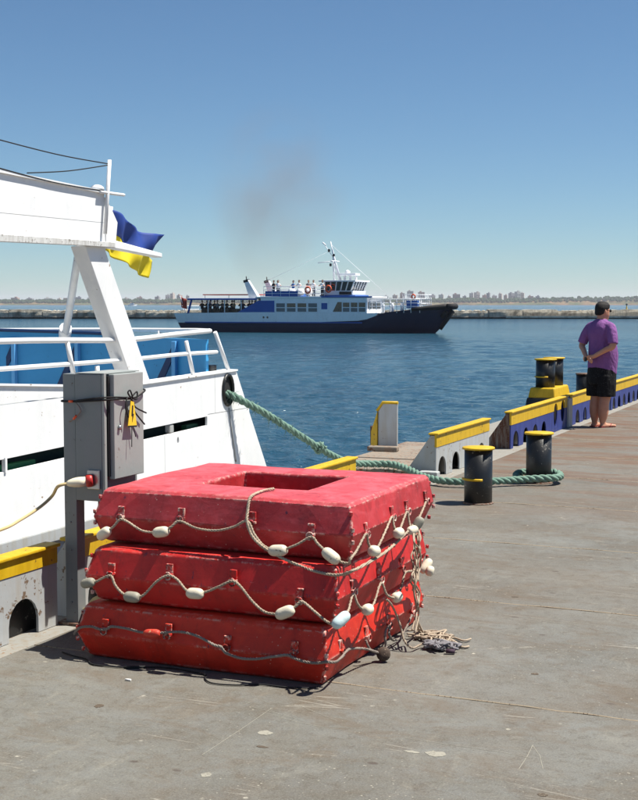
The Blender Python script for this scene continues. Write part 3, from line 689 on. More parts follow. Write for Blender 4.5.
# ================================================================== CABINET
cb = thing('power_cabinet', (-3.9, 5.8, 0), 'grey steel power cabinet on a single post between bulwark and rafts', 'cabinet')
MB().span((-3.955, 5.725, 0), (-3.88, 5.80, 1.335)).build('post', M['cab'], cb, .003)
MB().span((-3.965, 5.74, 0), (-3.955, 5.80, 1.33)).build('post_flange', M['cab'], cb)
MB().span((-4.0, 5.70, 0), (-3.85, 5.83, .012)).build('base_plate', M['rust'], cb)
MB().span((-3.878, 5.72, .67), (-3.715, 6.065, 1.335)).build('box_body', M['cab'], cb, .004)
MB().span((-3.877, 5.722, 1.337), (-3.70, 6.07, 1.342)).build('top_sheet', M['cabdoor'], cb)
MB().span((-3.715, 5.722, .668), (-3.700, 5.745, 1.336)).build('frame_edge', M['cabdoor'], cb, .002)
MB().span((-3.712, 5.748, .80), (-3.69, 6.05, 1.325)).build('door_seal', M['dark'], cb)
door = MB().span((-3.700, 5.762, .785), (-3.665, 6.055, 1.335)).build('door', M['cabdoor'], cb, .004)
p = V((-3.664, 5.805, 1.055)); 
mb = MB(); mb.lathe([(.012, 0), (.012, .012), (.004, .014)], n=12, m=Matrix.Translation(p) @ Matrix.Rotation(pi/2, 4, 'Y')); mb.build('lock', M['metal'], door)
# rivets on post
mb = MB()
for z in (.12, .24, .4, .55): mb.lathe([(.006, 0), (.004, .004), (.001, .005)], n=8, m=Matrix.Translation((-3.918, 5.725, z)) @ Matrix.Rotation(pi/2, 4, 'X'))
mb.build('rivets', M['cab'], cb)
MB().lathe([(.014, -.03), (.014, 0)], (-3.76, 5.77, .67), 10).build('gland', M['rust'], cb)
# socket, plug
MB().span((-3.80, 5.706, .735), (-3.725, 5.72, .835)).build('socket_plate', M['metal'], cb, .003)
sc_ = V((-3.765, 5.706, .783)); dr = V((-.80, -.55, -.10)).normalized()
q = dr.to_track_quat('Z', 'Y').to_matrix().to_4x4()
MB().lathe([(.030, 0), (.034, .01), (.034, .028), (.028, .036)], n=18, m=Matrix.Translation(sc_) @ q).build('socket_collar', M['redplastic'], cb)
pl = thing('power_plug', sc_, 'cream plug with long cable pushed into the socket on the grey cabinet', 'plug')
MB().lathe([(.027, .036), (.027, .075), (.024, .10), (.017, .125), (.010, .135)], n=18, m=Matrix.Translation(sc_) @ q).build('plug_body', M['cream'], pl)
e0 = sc_+dr*.13
pts = spline([e0, e0+dr*.05+V((0, 0, -.01)), onx(52, 496, -4.0), onx(40, 507, -4.02), onx(20, 520, -4.05), onx(0, 530, -4.05), onx(-60, 548, -4.1), (-4.2, 4.2, .5), (-4.9, 3.9, .5), (-5.35, 3.7, .62)], 8)
MB().tube(pts, .0085, 8).build('cable', M['cable'], pl)
# wire tie round the cabinet with the yellow tag
wt = thing('wire_tie', (-3.7, 5.75, 1.2), 'dark wire tied in a bow round the grey cabinet', 'wire')
z = 1.205
mb = MB()
mb.tube(spline([(-3.98, 5.80, z-.015), (-3.96, 5.72, z-.015), (-3.85, 5.709, z-.012), (-3.72, 5.709, z-.002), (-3.672, 5.75, z), (-3.655, 5.82, z), (-3.655, 5.95, z-.004), (-3.655, 6.055, z+.03), (-3.72, 6.082, z+.03), (-3.85, 6.082, z+.02)], 6), .0055, 6)
mb.tube(spline([(-3.86, 5.706, z-.008), (-3.72, 5.706, z+.01), (-3.665, 5.76, z+.012), (-3.65, 5.84, z+.006), (-3.648, 5.91, z)], 6), .004, 6)
mb.build('wire', M['rubber'], wt)
mb = MB()
for pts in ([(0, .0), (.06, .03), (.05, -.01), (0, 0)], [(0, 0), (.04, -.05), (.12, -.08), (.15, -.09)], [(0, 0), (.03, -.07), (.09, -.12), (.13, -.15)], [(0, 0), (-.05, .0), (-.07, -.05), (-.05, -.1)], [(.0, -.05), (.0, -.14), (-.01, -.26)], [(0, -.08), (.02, -.16), (.035, -.21)], [(0, 0), (-.04, .03), (-.02, .04), (.0, 0)]):
    mb.tube(spline([(-3.645+.004*i, 5.895+a*.9, z+b) for i, (a, b) in enumerate(pts)], 6), .0045 if len(pts) > 3 else .0025, 5)
mb.build('bow_ends', M['rubber'], wt)
mb = MB(); mb.tube(spline([(-3.86, 5.702, z-.02), (-3.83, 5.70, z-.06), (-3.87, 5.70, z-.10), (-3.90, 5.70, z-.12)], 5), .0045, 6); mb.build('loose_end', M['ropegrey'], wt)
for a in (((-3.905, 5.704, z-.013), (-3.88, 5.704, z-.012)), ((-3.855, 5.70, z-.085), (-3.875, 5.70, z-.105))): MB().tube(a, .007, 6).build('tape_wrap', M['orange'], wt)
tg = thing('warning_tag', (-3.645, 5.89, 1.12), 'yellow triangular warning tag hanging on the cabinet door', 'tag')
MB().poly([[(5.85, 1.055), (5.94, 1.05), (5.912, 1.185), (5.882, 1.19)]], lambda a, b, d: (-3.64+d, a, b), (0, .003)).build('plate', M['tagyellow'], tg)
MB().poly([[(5.892, 1.165), (5.904, 1.165), (5.900, 1.12), (5.910, 1.12), (5.892, 1.075), (5.894, 1.11), (5.885, 1.11)]], lambda a, b, d: (-3.6365+d, a, b), (0, .001)).build('lightning_bolt', M['rubber'], tg)
MB().poly([[(5.85, 1.052), (5.94, 1.047), (5.939, 1.056), (5.851, 1.061)]], lambda a, b, d: (-3.6368+d, a, b), (0, .001)).build('black_line', M['rubber'], tg)
# hose between post and rafts
hs = MB(); hs.tube(spline([(-3.93, 5.83, .03), (-3.90, 5.80, .05), (-3.82, 5.74, .10), (-3.72, 5.66, .17), (-3.60, 5.62, .20)], 8), .015, 8)
tag(hs.build('hose', M['cable']), 'cream hose looping from the cabinet post to behind the rafts', 'hose')

# ================================================================== RAFTS
def raft(x0, x1, y0, y1, z0, z1, mat, label, seed, rot=0):
    """x0..y1: outline at the ridge. Hexagonal section ring with an open middle."""
    cx, cy = (x0+x1)/2, (y0+y1)/2
    t = thing('raft', (cx, cy, z0), label, 'raft', 'red carley rafts in the stack')
    ix0, ix1, iy0, iy1 = x0+.40, x1-.385, y0+.36, y1-.30
    zr = z0+(z1-z0)*.47
    loops = [((ix0, ix1, iy0, iy1), z0+.02), ((x0+.058, x1-.058, y0+.060, y1-.060), z0), ((x0+.040, x1-.040, y0+.042, y1-.042), z0+.010), ((x0, x1, y0, y1), zr), ((x0+.028, x1-.024, y0+.036, y1-.030), z1-.016), ((x0+.044, x1-.040, y0+.054, y1-.046), z1), ((ix0-.008, ix1+.008, iy0-.008, iy1+.008), z1), ((ix0, ix1, iy0, iy1), z1-.01)]
    n = 12; mb = MB(); rings = []
    for (a, b, c, d), z in loops:
        r_ = []
        for (p, q) in (((a, c), (b, c)), ((b, c), (b, d)), ((b, d), (a, d)), ((a, d), (a, c))):
            for k in range(n):
                f = k/n; r_.append(V((p[0]+(q[0]-p[0])*f, p[1]+(q[1]-p[1])*f, z)))
        rings.append(r_)
    def jit(p):                                                    # knocks and dents
        a = mnoise.noise(V((p.x*2.7, p.y*2.7, p.z*5+seed))); b = mnoise.noise(V((p.x*7+9, p.y*7, p.z*9+seed)))
        dx = 1 if p.x > cx else -1; dy = 1 if p.y > cy else -1
        return p+V((dx*(a*.010+b*.004), dy*(a*.010+b*.004), (a*.006+b*.003) if p.z > z0+.05 else 0))
    rings = [[jit(p) for p in r_] for r_ in rings]
    b0 = 0; m = len(rings[0])
    for r_ in rings: mb.v += r_
    for i in range(len(rings)):
        k = (i+1) % len(rings)
        for j in range(m): l = (j+1) % m; mb.face((i*m+j, i*m+l, k*m+l, k*m+j), False)
    o = mb.build('float_ring', mat, t, .010); 
    # grating floor
    for k in range(5):
        yy = iy0+.04+(iy1-iy0-.08)*k/4; MB().box(((ix0+ix1)/2, yy, z0+.05), (ix1-ix0+.02, .06, .018)).build('floor_slat', mat, t)
    # corner bolts and welt strips
    for (bx, by) in ((x0, y0), (x1, y0), (x1, y1), (x0, y1)):
        sx = 1 if bx < cx else -1; sy = 1 if by < cy else -1
        for zz, off in ((z1-.045, .040), (zr+.025, .008), (zr-.03, .008), (z0+.04, .04)):
            m_ = Matrix.Translation((bx+sx*off*.55, by+sy*off*.7, zz)) @ Matrix.Rotation(pi/4, 4, 'Z')
            mb = MB(); mb.box((0, 0, 0), (.016, .018, .020), 0, m_); ob = mb.build('corner_clip', mat, t, .004)
    return t
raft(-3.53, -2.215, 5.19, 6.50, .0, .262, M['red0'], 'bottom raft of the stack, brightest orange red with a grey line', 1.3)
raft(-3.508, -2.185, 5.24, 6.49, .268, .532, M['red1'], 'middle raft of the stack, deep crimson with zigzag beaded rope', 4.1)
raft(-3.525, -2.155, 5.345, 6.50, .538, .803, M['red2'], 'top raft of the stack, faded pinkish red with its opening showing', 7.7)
rafts = [o for o in col.objects if o.name.startswith('raft') and o.type == 'EMPTY']; rafts.sort(key=lambda o: o.location.z)

rx = (-2.215, -2.185, -2.155); ry = (5.19, 5.24, 5.345); zr_ = (.115, .384, .655)
RM = (M['red0'], M['red1'], M['red2'])
def fp(k, x, y, out=.022): return ony(x, y, ry[k]-out)             # on the front side of raft k
def sp(k, x, y, out=.022): return onx(x, y, rx[k]+out)             # on the right side of raft k
def lug(k, p, side):
    """welded lug plate with a rope eye"""
    mb = MB(); q = p.copy()
    if side == 'f':
        q.y = ry[k]+.004; mb.box((q.x, q.y+.002, q.z+.026), (.034, .014, .042)); mb.box((q.x, q.y-.006, q.z-.002), (.042, .018, .012))
        mb.tube([(q.x+.017*cos(a), q.y-.018, q.z-.008+.017*sin(a)) for a in [2*pi*i/10 for i in range(11)]], .005, 6, False)
    else:
        q.x = rx[k]-.004; mb.box((q.x-.002, q.y, q.z+.026), (.014, .034, .042)); mb.box((q.x+.006, q.y, q.z-.002), (.018, .042, .012))
        mb.tube([(q.x+.018, q.y+.017*cos(a), q.z-.008+.017*sin(a)) for a in [2*pi*i/10 for i in range(11)]], .005, 6, False)
    mb.build('rope_lug', RM[k], rafts[k], .002)
def bead(p, d, mat, r=.026, L=.041, par=None):
    q = d.to_track_quat('Z', 'Y').to_matrix().to_4x4(); pr = []
    for i in range(11):
        t = -1+2*i/10; pr.append((r*(1-abs(t)**4*.42), t*L))
    return MB().lathe([(.006, -L-.001)]+pr+[(.006, L+.001)], n=16, m=Matrix.Translation(p) @ q).build('bead_float', mat, par)
def ropeline(name, pts, mat, lab, beads=(), r=.0068, n=6, straight=False):
    t = thing(name, pts[0], lab, 'rope')
    P = spline(pts, n); strands(mb := MB(), P, r, 22, 3, 5); mb.build('line', mat, t)
    for (i, m_, *s) in beads:
        p = V(pts[i]); d = (V(pts[min(i+1, len(pts)-1)])-V(pts[max(i-1, 0)])).normalized()
        bead(p, d, m_, *(s or (.026, .041)), par=t)
    return t
lift = lambda p, a: p+a
# --- top raft
fr = [(99, 538, .01), (104, 533.5, .03), (113, 527, .03), (120, 519.5, .02), (127, 521.5, .02), (143, 531, .03), (161, 532, .045), (171, 527, .04), (179.5, 521, .02), (196, 528, .03), (215, 530.5, .035), (233, 527, .03), (247, 521, .03), (254, 534, .03), (264, 546, .035), (278, 550.5, .05), (296, 545, .045), (311, 537, .02), (318, 544, .03), (331, 556, .05), (341, 562, .04)]
P = [fp(2, x, y, o) for x, y, o in fr]
P += [fp(2, 346, 563, .045)+V((.015, 0, 0))]
sr = [(350, 560, .03), (357, 550, .03), (366, 534, .03), (368.5, 544, .03), (374, 551, .045), (379, 545, .04), (386, 530, .03), (392, 517, .02), (394, 527, .03), (398.5, 533, .045), (402, 524, .03), (407, 512, .02), (409, 521, .03), (412.5, 530, .05), (419, 518, .03), (426, 502, .02)]
P += [sp(2, x, y, o) for x, y, o in sr]
W = M['floatw']; Gm = M['floatg']
ropeline('beaded_grab_line', P, M['rope'], 'pale rope with white floats looped round the top raft', [(1, W), (6, W), (15, W, .027, .044), (19, W, .027, .044), (26, W, .026, .036), (31, W, .026, .036), (35, W, .022, .052)])
for x, y in ((121, 516), (181, 518), (252, 522), (311, 534)): lug(2, fp(2, x, y, 0), 'f')
for x, y in ((366, 533), (392, 516), (407, 510), (426, 500)): lug(2, sp(2, x, y, 0), 's')
# loose line over the top edge and slung across the corner
P = [onz(274, 489, .812), onz(264, 490.5, .812), onz(255, 494, .812), fp(2, 249.5, 499, -.02)+V((0, 0, .0)), fp(2, 247.5, 512, .01), fp(2, 247, 522, .035), fp(2, 252, 536, .04), fp(2, 263, 547, .045), fp(2, 280, 557, .06), fp(2, 298, 565, .06), fp(2, 314, 571, .07), fp(2, 330, 574.5, .09), fp(2, 342, 574.5, .09), sp(2, 352, 571, .06), sp(2, 366, 564, .05), sp(2, 384, 553, .04), sp(2, 398, 541, .04), sp(2, 410, 529, .045), sp(2, 418, 519, .03)]
ropeline('slung_line', P, M['rope'], 'loose rope lying over the top raft edge and slung across its corner', r=.0078)
# --- middle raft
fr = [(84, 584, .0), (88, 583, .02), (97, 581, .02), (110, 575.5, .02), (115, 585, .03), (122, 593, .03), (132, 597, .045), (143, 595.5, .04), (156, 582, .03), (168, 575.5, .02), (177, 579.5, .02), (186, 590, .03), (195, 593.5, .045), (207, 591.5, .03), (220, 586, .03), (232, 581, .02), (240, 586, .025), (252, 601, .03), (264, 611.5, .035), (276, 614, .04), (285, 612.5, .05), (296, 606, .03), (302, 601.5, .02), (314, 611, .03), (326, 621, .035), (334, 624, .045)]
P = [fp(1, x, y, o) for x, y, o in fr]
sr = [(341, 620, .05), (348, 611, .04), (353, 594, .02), (357, 603, .03), (361, 608, .035), (367.5, 609.5, .05), (374, 603, .03), (381, 583, .02), (387, 595, .035), (397, 597, .05), (402, 585, .03), (405, 573, .02), (412, 571, .03), (420, 569, .035), (427, 569, .05)]
P += [sp(1, x, y, o) for x, y, o in sr]
ropeline('beaded_grab_line', P, M['rope'], 'zigzag rope with cream and grey floats round the middle raft', [(1, Gm, .024, .04), (6, Gm), (12, W), (20, W, .027, .044), (26, M['floatb'], .026, .045), (31, W, .026, .036), (35, W, .026, .036), (40, W, .024, .04)])
for x, y in ((111, 573), (169, 574), (233, 580), (300, 599)): lug(1, fp(1, x, y, 0), 'f')
for x, y in ((353, 590), (380, 578), (401.5, 567), (419, 556)): lug(1, sp(1, x, y, 0), 's')
# --- bottom raft
fr = [(74, 634, .0), (79, 628, .015), (90, 626.5, .02), (101, 629.5, .02), (106, 629, .015), (112, 626.5, .02), (126, 628.5, .02), (140, 632, .025), (152, 633.5, .035), (165, 632.5, .025), (182, 632, .025), (198, 636.5, .025), (214, 645, .02), (221, 647, .02), (226, 653, .025), (240, 658, .03), (256, 659, .03), (274, 656.5, .025), (287, 655, .02), (294, 658, .025), (304, 661.5, .03), (316, 663, .03), (326, 662, .04)]
P = [fp(0, x, y, o) for x, y, o in fr]
sr = [(335, 662, .04), (341, 658, .03), (348, 650, .02), (356, 648.5, .03), (366, 649, .035), (376, 652, .05), (383, 654, .07)]
P += [sp(0, x, y, o) for x, y, o in sr]
ropeline('grey_grab_line', P, M['ropegrey'], 'grey rope with one worn red float round the bottom raft', [(8, M['floatr'], .021, .042)], r=.0072)
for x, y in ((105, 629), (168, 634), (227, 646), (294, 652)): lug(0, fp(0, x, y, 0), 'f')
for x, y in ((341, 650), (367, 636), (388.5, 624), (412, 612)): lug(0, sp(0, x, y, 0), 's')
P = [sp(0, *a) for a in ((383, 655, .075), (383.5, 654, .05), (386, 648, .035), (385, 638, .03), (386, 630, .025), (390, 626, .02), (389, 634, .03), (393, 640, .035), (400, 638, .03), (406, 628, .03), (412, 615, .02))]
ropeline('side_line', P, M['ropegrey'], 'grey rope sagging along the right side of the bottom raft', r=.0068)
P = [sp(0, 366, 640, .02), sp(0, 368, 646, .03), sp(0, 372, 651, .035), sp(0, 380, 653, .06)]
ropeline('short_line', P, M['ropegrey'], 'short grey rope end tied behind the brown bead of the bottom raft', r=.006)
p = sp(0, 383.5, 654, .075); bd = thing('brown_bead', p, 'round dark brown bead at the end of the bottom raft rope', 'bead')
MB().lathe([(.008, -.022), (.026, -.02), (.034, -.008), (.034, .008), (.026, .02), (.008, .022)], n=16, m=Matrix.Translation(p) @ Matrix.Rotation(R(70), 4, 'X') @ Matrix.Rotation(R(20), 4, 'Y')).build('bead_body', M['bead'], bd)
# a line dropping from the middle raft to the deck pile
P = [sp(1, 386, 599, .03), sp(1, 391, 604, .04), sp(0, 396, 614, .06), sp(0, 401, 628, .08), sp(0, 404, 640, .10), onz(412, 648, .02), onz(420, 645, .02), onz(430, 641, .03)]
ropeline('trailing_line', P, M['rope'], 'rope dropping from the middle raft down to the heap on deck', r=.0062)
# hanging tangle at the far right corner
t = thing('rope_tangle', sp(2, 418, 545), 'frayed tangle of pale rope hanging down the right corner of the stack', 'rope')
mb = MB()
for i in range(7):
    a = sp(2, 416+random.uniform(-4, 4), 527, .03); pts = [a]
    for k in range(1, 9):
        yv = 527+k*13+random.uniform(-3, 3); xv = 415+random.uniform(-5, 6)+max(0, (k-5))*.6
        pts.append(onx(xv, yv, -2.10+random.uniform(-.01, .05)))
        if i > 2 and k > 3+i % 3: break
    mb.tube(spline(pts, 5), .0045, 5)
mb.build('tangle_strands', M['rope'], t)
bead(sp(2, 418, 523.5, .06), V((.4, .3, .8)).normalized(), Gm, .024, .035, t); 
bead(sp(1, 426, 566, .06), V((.3, .6, .6)).normalized(), W, .023, .042, t); bead(sp(1, 430, 571, .09), V((.8, .2, -.2)).normalized(), W, .027, .02, t)
# heap on the deck
t = thing('rope_heap', onz(432, 642), 'heap of pale rope ends with a blue grey knot lying on deck beside the stack', 'rope')
mb = MB(); 
for i in range(10):
    pts = []; a = onz(414+random.uniform(-4, 6), 636+random.uniform(-3, 4)); b = onz(random.choice((468, 455, 445, 450)), 644+random.uniform(-6, 4))
    for k in range(8):
        f = k/7; q = a.lerp(b, f); q += V((random.uniform(-.035, .035), random.uniform(-.09, .09)*sin(pi*f), 0)); q.z = .008+random.uniform(0, .018); pts.append(q)
    mb.tube(spline(pts, 5), .0055, 5)
q = onz(469, 648); mb.tube(spline([onz(418, 620, .12), onz(420, 632, .02), onz(436, 634, .01), onz(452, 640, .008), onz(462, 647, .008), q+V((0, 0, .008))], 6), .006, 5)
mb.tube(spline([sp(1, 413, 585, .04), sp(0, 416, 606, .06), sp(0, 417, 618, .08), onz(425, 634, .01), onz(440, 637, .01), onz(455, 642, .01)], 6), .006, 5)
mb.build('heap_strands', M['rope'], t)
mb = MB()
for i in range(26):
    c = onz(440+random.uniform(-11, 12), 645+random.uniform(-3, 3), .012+random.uniform(0, .02)); pts = [c+V((random.uniform(-.04, .04), random.uniform(-.03, .03), random.uniform(-.010, .014))) for _ in range(5)]
    mb.tube(spline(pts, 4), random.uniform(.004, .008), 5)
mb.build('knot', ropemat('knot_grey', (160, 158, 160), (78, 72, 78), 80), t)
MB().tube([onz(446, 651, .015), onz(455, 651.5, .014)], .011, 8).build('dark_end', plain('dark_violet', (60, 40, 56), .8), t)

# ================================================================== HAWSER
t = thing('mooring_hawser', (-5.4, 10.37, .9), 'thick green mooring hawser from the white boat to the far bollard', 'rope')
zr0 = .06
P = [(-5.75, 10.2, 1.0), (-5.42, 10.37, .90), (-5.32, 10.48, .83), (-5.2, 10.66, .72), (-5.08, 10.88, .58), (-4.95, 11.15, .41), (-4.84, 11.45, .25), (-4.75, 11.72, .15), (-4.62, 11.95, .12), (-4.42, 12.0, .12), (-4.2, 11.85, .10), (-3.98, 11.68, .06), (-3.7, 11.5, .055), (-3.4, 11.58, .055), (-3.22, 11.74, .055), (-3.05, 11.88, .06), (-2.90, 11.93, .07), (-2.80, 12.0, .07), (-2.775, 12.14, .07), (-2.84, 12.29, .08), (-2.985, 12.35, .09), (-3.13, 12.29, .08), (-3.2, 12.14, .07), (-3.16, 12.03, .05)]
Ps = spline(P, 10); mb = strands(MB(), Ps, .034, 5.0, 3, 8); mb.build('rope_lay', M['hawser'], t)
# frayed fibres
mb = MB()
for i in range(360):
    k = random.randint(12, 95); p = Ps[k]; a = V((random.uniform(-1, 1), random.uniform(-1, 1), random.uniform(-1, .6))).normalized()
    if k > 48 and random.random() < .6: continue
    m_ = p+a*.03; e = m_+a*random.uniform(.02, .06)+V((0, 0, -random.uniform(0, .03))); mb.tube([m_, (m_+e)/2+V((0, 0, .006)), e], [.003, .0025, .001], 3)
o = mb.build('frayed_fibres', M['hawser'], t); o['kind'] = 'stuff'
mb = MB(); c = V((-4.90, 11.30, .34))
for i in range(6): mb.tube([c+V((random.uniform(-.01, .01), random.uniform(-.07, .07), random.uniform(-.02, .02)))+V((.040*cos(a), .02*cos(a+i), .040*sin(a))) for a in [2*pi*j/10 for j in range(11)]], .012, 6)
mb.build('splice', M['hawser'], t)

# ================================================================== small marks on the deck
def blob(name, px_, py_, w_, h_, mat, lab, cat, seed=0):
    c = onz(px_, py_); n = 18; pts = [(c.x+w_*cos(2*pi*i/n)*(1+.4*mnoise.noise(V((i*.5, seed, 0)))), c.y+h_*sin(2*pi*i/n)*(1+.4*mnoise.noise(V((i*.9, seed+4, 0))))) for i in range(n)]
    o = MB().poly([pts], lambda a, b, d: (a, b, d), (.0006, .0012)).build(name, M[mat] if isinstance(mat, str) else mat, pier); return o
pale = paint('spilt_paint', (150, 146, 134), (116, 112, 102), .3, .8, 12)
brown = paint('brown_stain', (86, 74, 62), (104, 96, 82), .3, .8, 12)
for (x, y, a, b, s) in ((265, 733, .030, .026, 1), (436, 754, .04, .03, 2), (412, 752, .03, .012, 3), (206, 775, .018, .024, 7)):
    blob('paint_spot', x, y, a, b, pale, '', '', s)
for (x, y, a, b, s) in ((99, 706, .02, .024, 11), (262, 747, .024, .010, 13), (535, 674, .018, .016, 14), (515, 597, .02, .016, 15), (543, 795, .018, .016, 17)):
    blob('stain_spot', x, y, a, b, brown, '', '', s)
def scratch(pts, w_=.004):
    P = [onz(x, y) for x, y in pts]; mb = MB()
    for a, b in zip(P, P[1:]):
        d = (b-a).normalized(); n_ = V((-d.y, d.x, 0))*w_; mb.poly([[(a.x-n_.x, a.y-n_.y), (b.x-n_.x, b.y-n_.y), (b.x+n_.x, b.y+n_.y), (a.x+n_.x, a.y+n_.y)]], lambda u, v, d_: (u, v, d_), (.0004, .0008))
    return mb.build('scratch_mark', pale, pier)
for q in ([(275, 716), (300, 723), (322, 727), (344, 727)], [(298, 705), (315, 712), (337, 721)], [(202, 755), (240, 730), (272, 708)], [(533, 745), (527, 757), (519, 769)], [(533, 746), (540, 756), (543, 769)], [(245, 702), (252, 704)], [(412, 714), (440, 713), (455, 713)], [(405, 738), (450, 745), (500, 752), (530, 758)], [(184, 693), (205, 695), (222, 697)], [(252, 707), (275, 713), (300, 720)]):
    scratch(q, .0011)
cg = MB(); p = onz(128, 681); cg.tube([p+V((-.014, 0, .006)), p+V((.014, .002, .006))], .0045, 8)
tag(cg.build('cigarette_end', plain('paper_white', (236, 234, 230))), 'small white cigarette end on the deck in front of the rafts', 'litter')
# thin black tubes stand for the rope's shadow along the raft front
P = [onz(*a, .006) for a in ((62, 652), (74, 656), (86, 659), (92, 664), (106, 666), (125, 667.5), (145, 667), (170, 668), (195, 672), (206, 675))]
P2 = [onz(*a, .006) for a in ((205, 676), (206, 680), (214, 683.5), (235, 685), (262, 684.5), (285, 687), (305, 688), (318, 687))]
dk = thing('painted_rope_shadow', P[0], 'rope shadow drawn as a thin black line on deck, along the front of the bottom raft', 'shadow_line')
MB().tube(spline(P, 5), .0035, 5).build('shadow_line', M['rubber'], dk); MB().tube(spline(P2, 5), .0035, 5).build('shadow_line', M['rubber'], dk)
MB().tube([onz(124, 667.5, .006), onz(145, 667, .006)], .007, 6).build('thick_shadow', M['rubber'], dk)

# ================================================================== FERRY
FS_ = V((-70.278, 123.028, WZ)); FA = R(3.47)
fer = thing('passenger_ferry', FS_, 'blue and white passenger ferry under way across the harbour, black fenders on its bow', 'ferry', rz=FA)
fer.scale = (.88, 1, 1)
def lb(mb, name, mat, parent=fer, bevel=0):
    o = mb.build(name, mat, None, bevel); o.parent = parent; return o
M['fwhite'] = paint('ferry_white', (246, 247, 250), (150, 140, 130), .06, .5, 1.2, fade=(232, 235, 240))
M['fnavy'] = paint('ferry_navy', (16, 28, 60), (70, 60, 56), .08, .5, 1.0)
M['fblue'] = paint('ferry_blue', (34, 90, 170), (40, 60, 90), .06, .5, 1.5)
def lerp_t(T, s):
    for (a, ya), (b, yb) in zip(T, T[1:]):
        if a <= s <= b: return ya+(yb-ya)*(s-a)/(b-a)
    return T[0][1] if s < T[0][0] else T[-1][1]
bd_ = [(0, 2.35), (3, 2.75), (24, 2.75), (28, 2.45), (31, 1.85), (33, 1.15), (34.4, .55), (35, .2)]
bw_ = [(0, 1.7), (3, 2.45), (22, 2.45), (26, 2.0), (29, 1.3), (32, .6), (34.4, .12), (35, .05)]
sh_ = [(0, 2.0), (11, 2.15), (24.5, 2.05), (26.5, 2.12), (31, 2.5), (35, 2.78)]
bn_ = [(0, .98), (18, 1.08), (24.5, 1.3), (25.6, 1.6), (26.6, 2.12), (31, 2.5), (35, 2.78)]
def sec(s, zs_):
    zd = lerp_t(sh_, s); P = []
    for z in zs_:
        f = max(0, min(1, z/zd))**.8 if z > 0 else 0
        b = lerp_t(bw_, s)+(lerp_t(bd_, s)-lerp_t(bw_, s))*f
        sx = s*(32.6/35)*(1-f)+s*f if s > 10 else (s if s > 3 else s+(3-s)*.30*(1-f)*(z < 1.5)-.5*(1-s/3))
        if sx > 24: sx = 24+(sx-24)*.935
        P.append((sx, b, z))
    return P
st = [0, .8, 2, 3, 6, 9, 12, 15, 18, 21, 24, 25, 26, 27, 28.5, 30, 31.5, 32.6, 33.6, 34.4, 35]
def shell(stations, zf, name, mat):
    cs = []
    for s in stations:
        L = sec(s, zf(s)); cs.append([(x, 2.75-b, z) for x, b, z in L]+[(x, 2.75+b, z) for x, b, z in reversed(L)])
    return lb(MB().ring(cs, True, False), name, mat)
shell(st, lambda s: [-.6, 0, .5, lerp_t(bn_, s)*.999], 'lower_hull', M['fnavy'])
shell([s for s in st if s <= 26], lambda s: [lerp_t(bn_, s)+.002, (lerp_t(bn_, s)+lerp_t(sh_, s))/2, lerp_t(sh_, s)], 'upper_hull', M['fwhite'])
lb(MB().tube([(s, 2.75-lerp_t(bd_, s)+.12, 1.02+.002*s) for s in (1, 3, 8, 14, 20, 24)], .07, 6), 'rubbing_line', M['fblue'])
# main deck house
def fspan(name, a, b, mat, par=fer, bev=.03): return lb(MB().span(a, b), name, mat, par, bev)
dh = fspan('deck_house', (11.2, .08, 2.0), (24.6, 5.42, 3.62), M['fwhite'])
lb(MB().hexa([(8.0, .07, 2.02), (13, .07, 2.02), (13, .2, 2.02), (8.0, .2, 2.02), (10.9, .07, 3.35), (13, .07, 3.35), (13, .2, 3.35), (10.9, .2, 3.35)]), 'blue_sweep', M['fblue'])
fspan('house_roof', (10.6, -.05, 3.62), (25.2, 5.55, 3.78), M['fwhite'])
fspan('roof_edge', (19, -.09, 3.66), (25.3, -.055, 3.80), M['fblue'])
for i in range(4):
    s0 = 13.2+i*1.36
    f = fspan('window', (s0, .03, 2.15), (s0+1.22, .075, 3.12), M['fwhite'], fer, 0)
    for z0, z1 in ((2.2, 2.58), (2.66, 3.07)):
        m_ = M['glass'] if (i in (1, 2) and z0 > 2.5) else M['fglass'] if 'fglass' in M else M.setdefault('fglass', plain('ferry_pane', (84, 96, 104), .25))
        o = lb(MB().span((s0+.06, .015, z0), (s0+1.16, .028, z1)), 'pane', m_, f)
dr_ = fspan('door', (18.85, .04, 2.1), (19.85, .076, 3.25), M['fwhite'], fer, 0)
lb(MB().span((18.98, .025, 2.45), (19.72, .038, 3.1)), 'door_pane', M['fblue'], dr_)
lb(MB().poly([[(20.4, 2.2), (21.5, 2.2), (21.5, 3.2), (21.0, 3.2)]], lambda a, b, d: (a, d, b), (.05, .077)), 'window', M['glass'])
for i in range(3):
    s0 = 21.62+i*.98
    f = fspan('window', (s0, .03, 2.15), (s0+.9, .075, 3.2), M['fwhite'], fer, 0)
    for z0, z1 in ((2.2, 2.6), (2.68, 3.14)): lb(MB().span((s0+.05, .015, z0), (s0+.85, .028, z1)), 'pane', M['glass'] if z0 > 2.5 else M['fglass'], f)
for s0 in (12.0, 12.5): lb(MB().lathe([(.12, 0), (.12, .03)], n=10, m=Matrix.Translation((s0-.4, .07, 1.6)) @ Matrix.Rotation(pi/2, 4, 'X')), 'porthole', M['glass'])
lb(MB().span((2.2, .22, 1.62), (7.6, .30, 1.78)), 'scupper_strip', M['dark'])
for t0 in (.5, 2.0, 3.5): lb(MB().span((24.6, t0, 2.5), (24.66, t0+1.1, 3.2)), 'window', M['glass'])
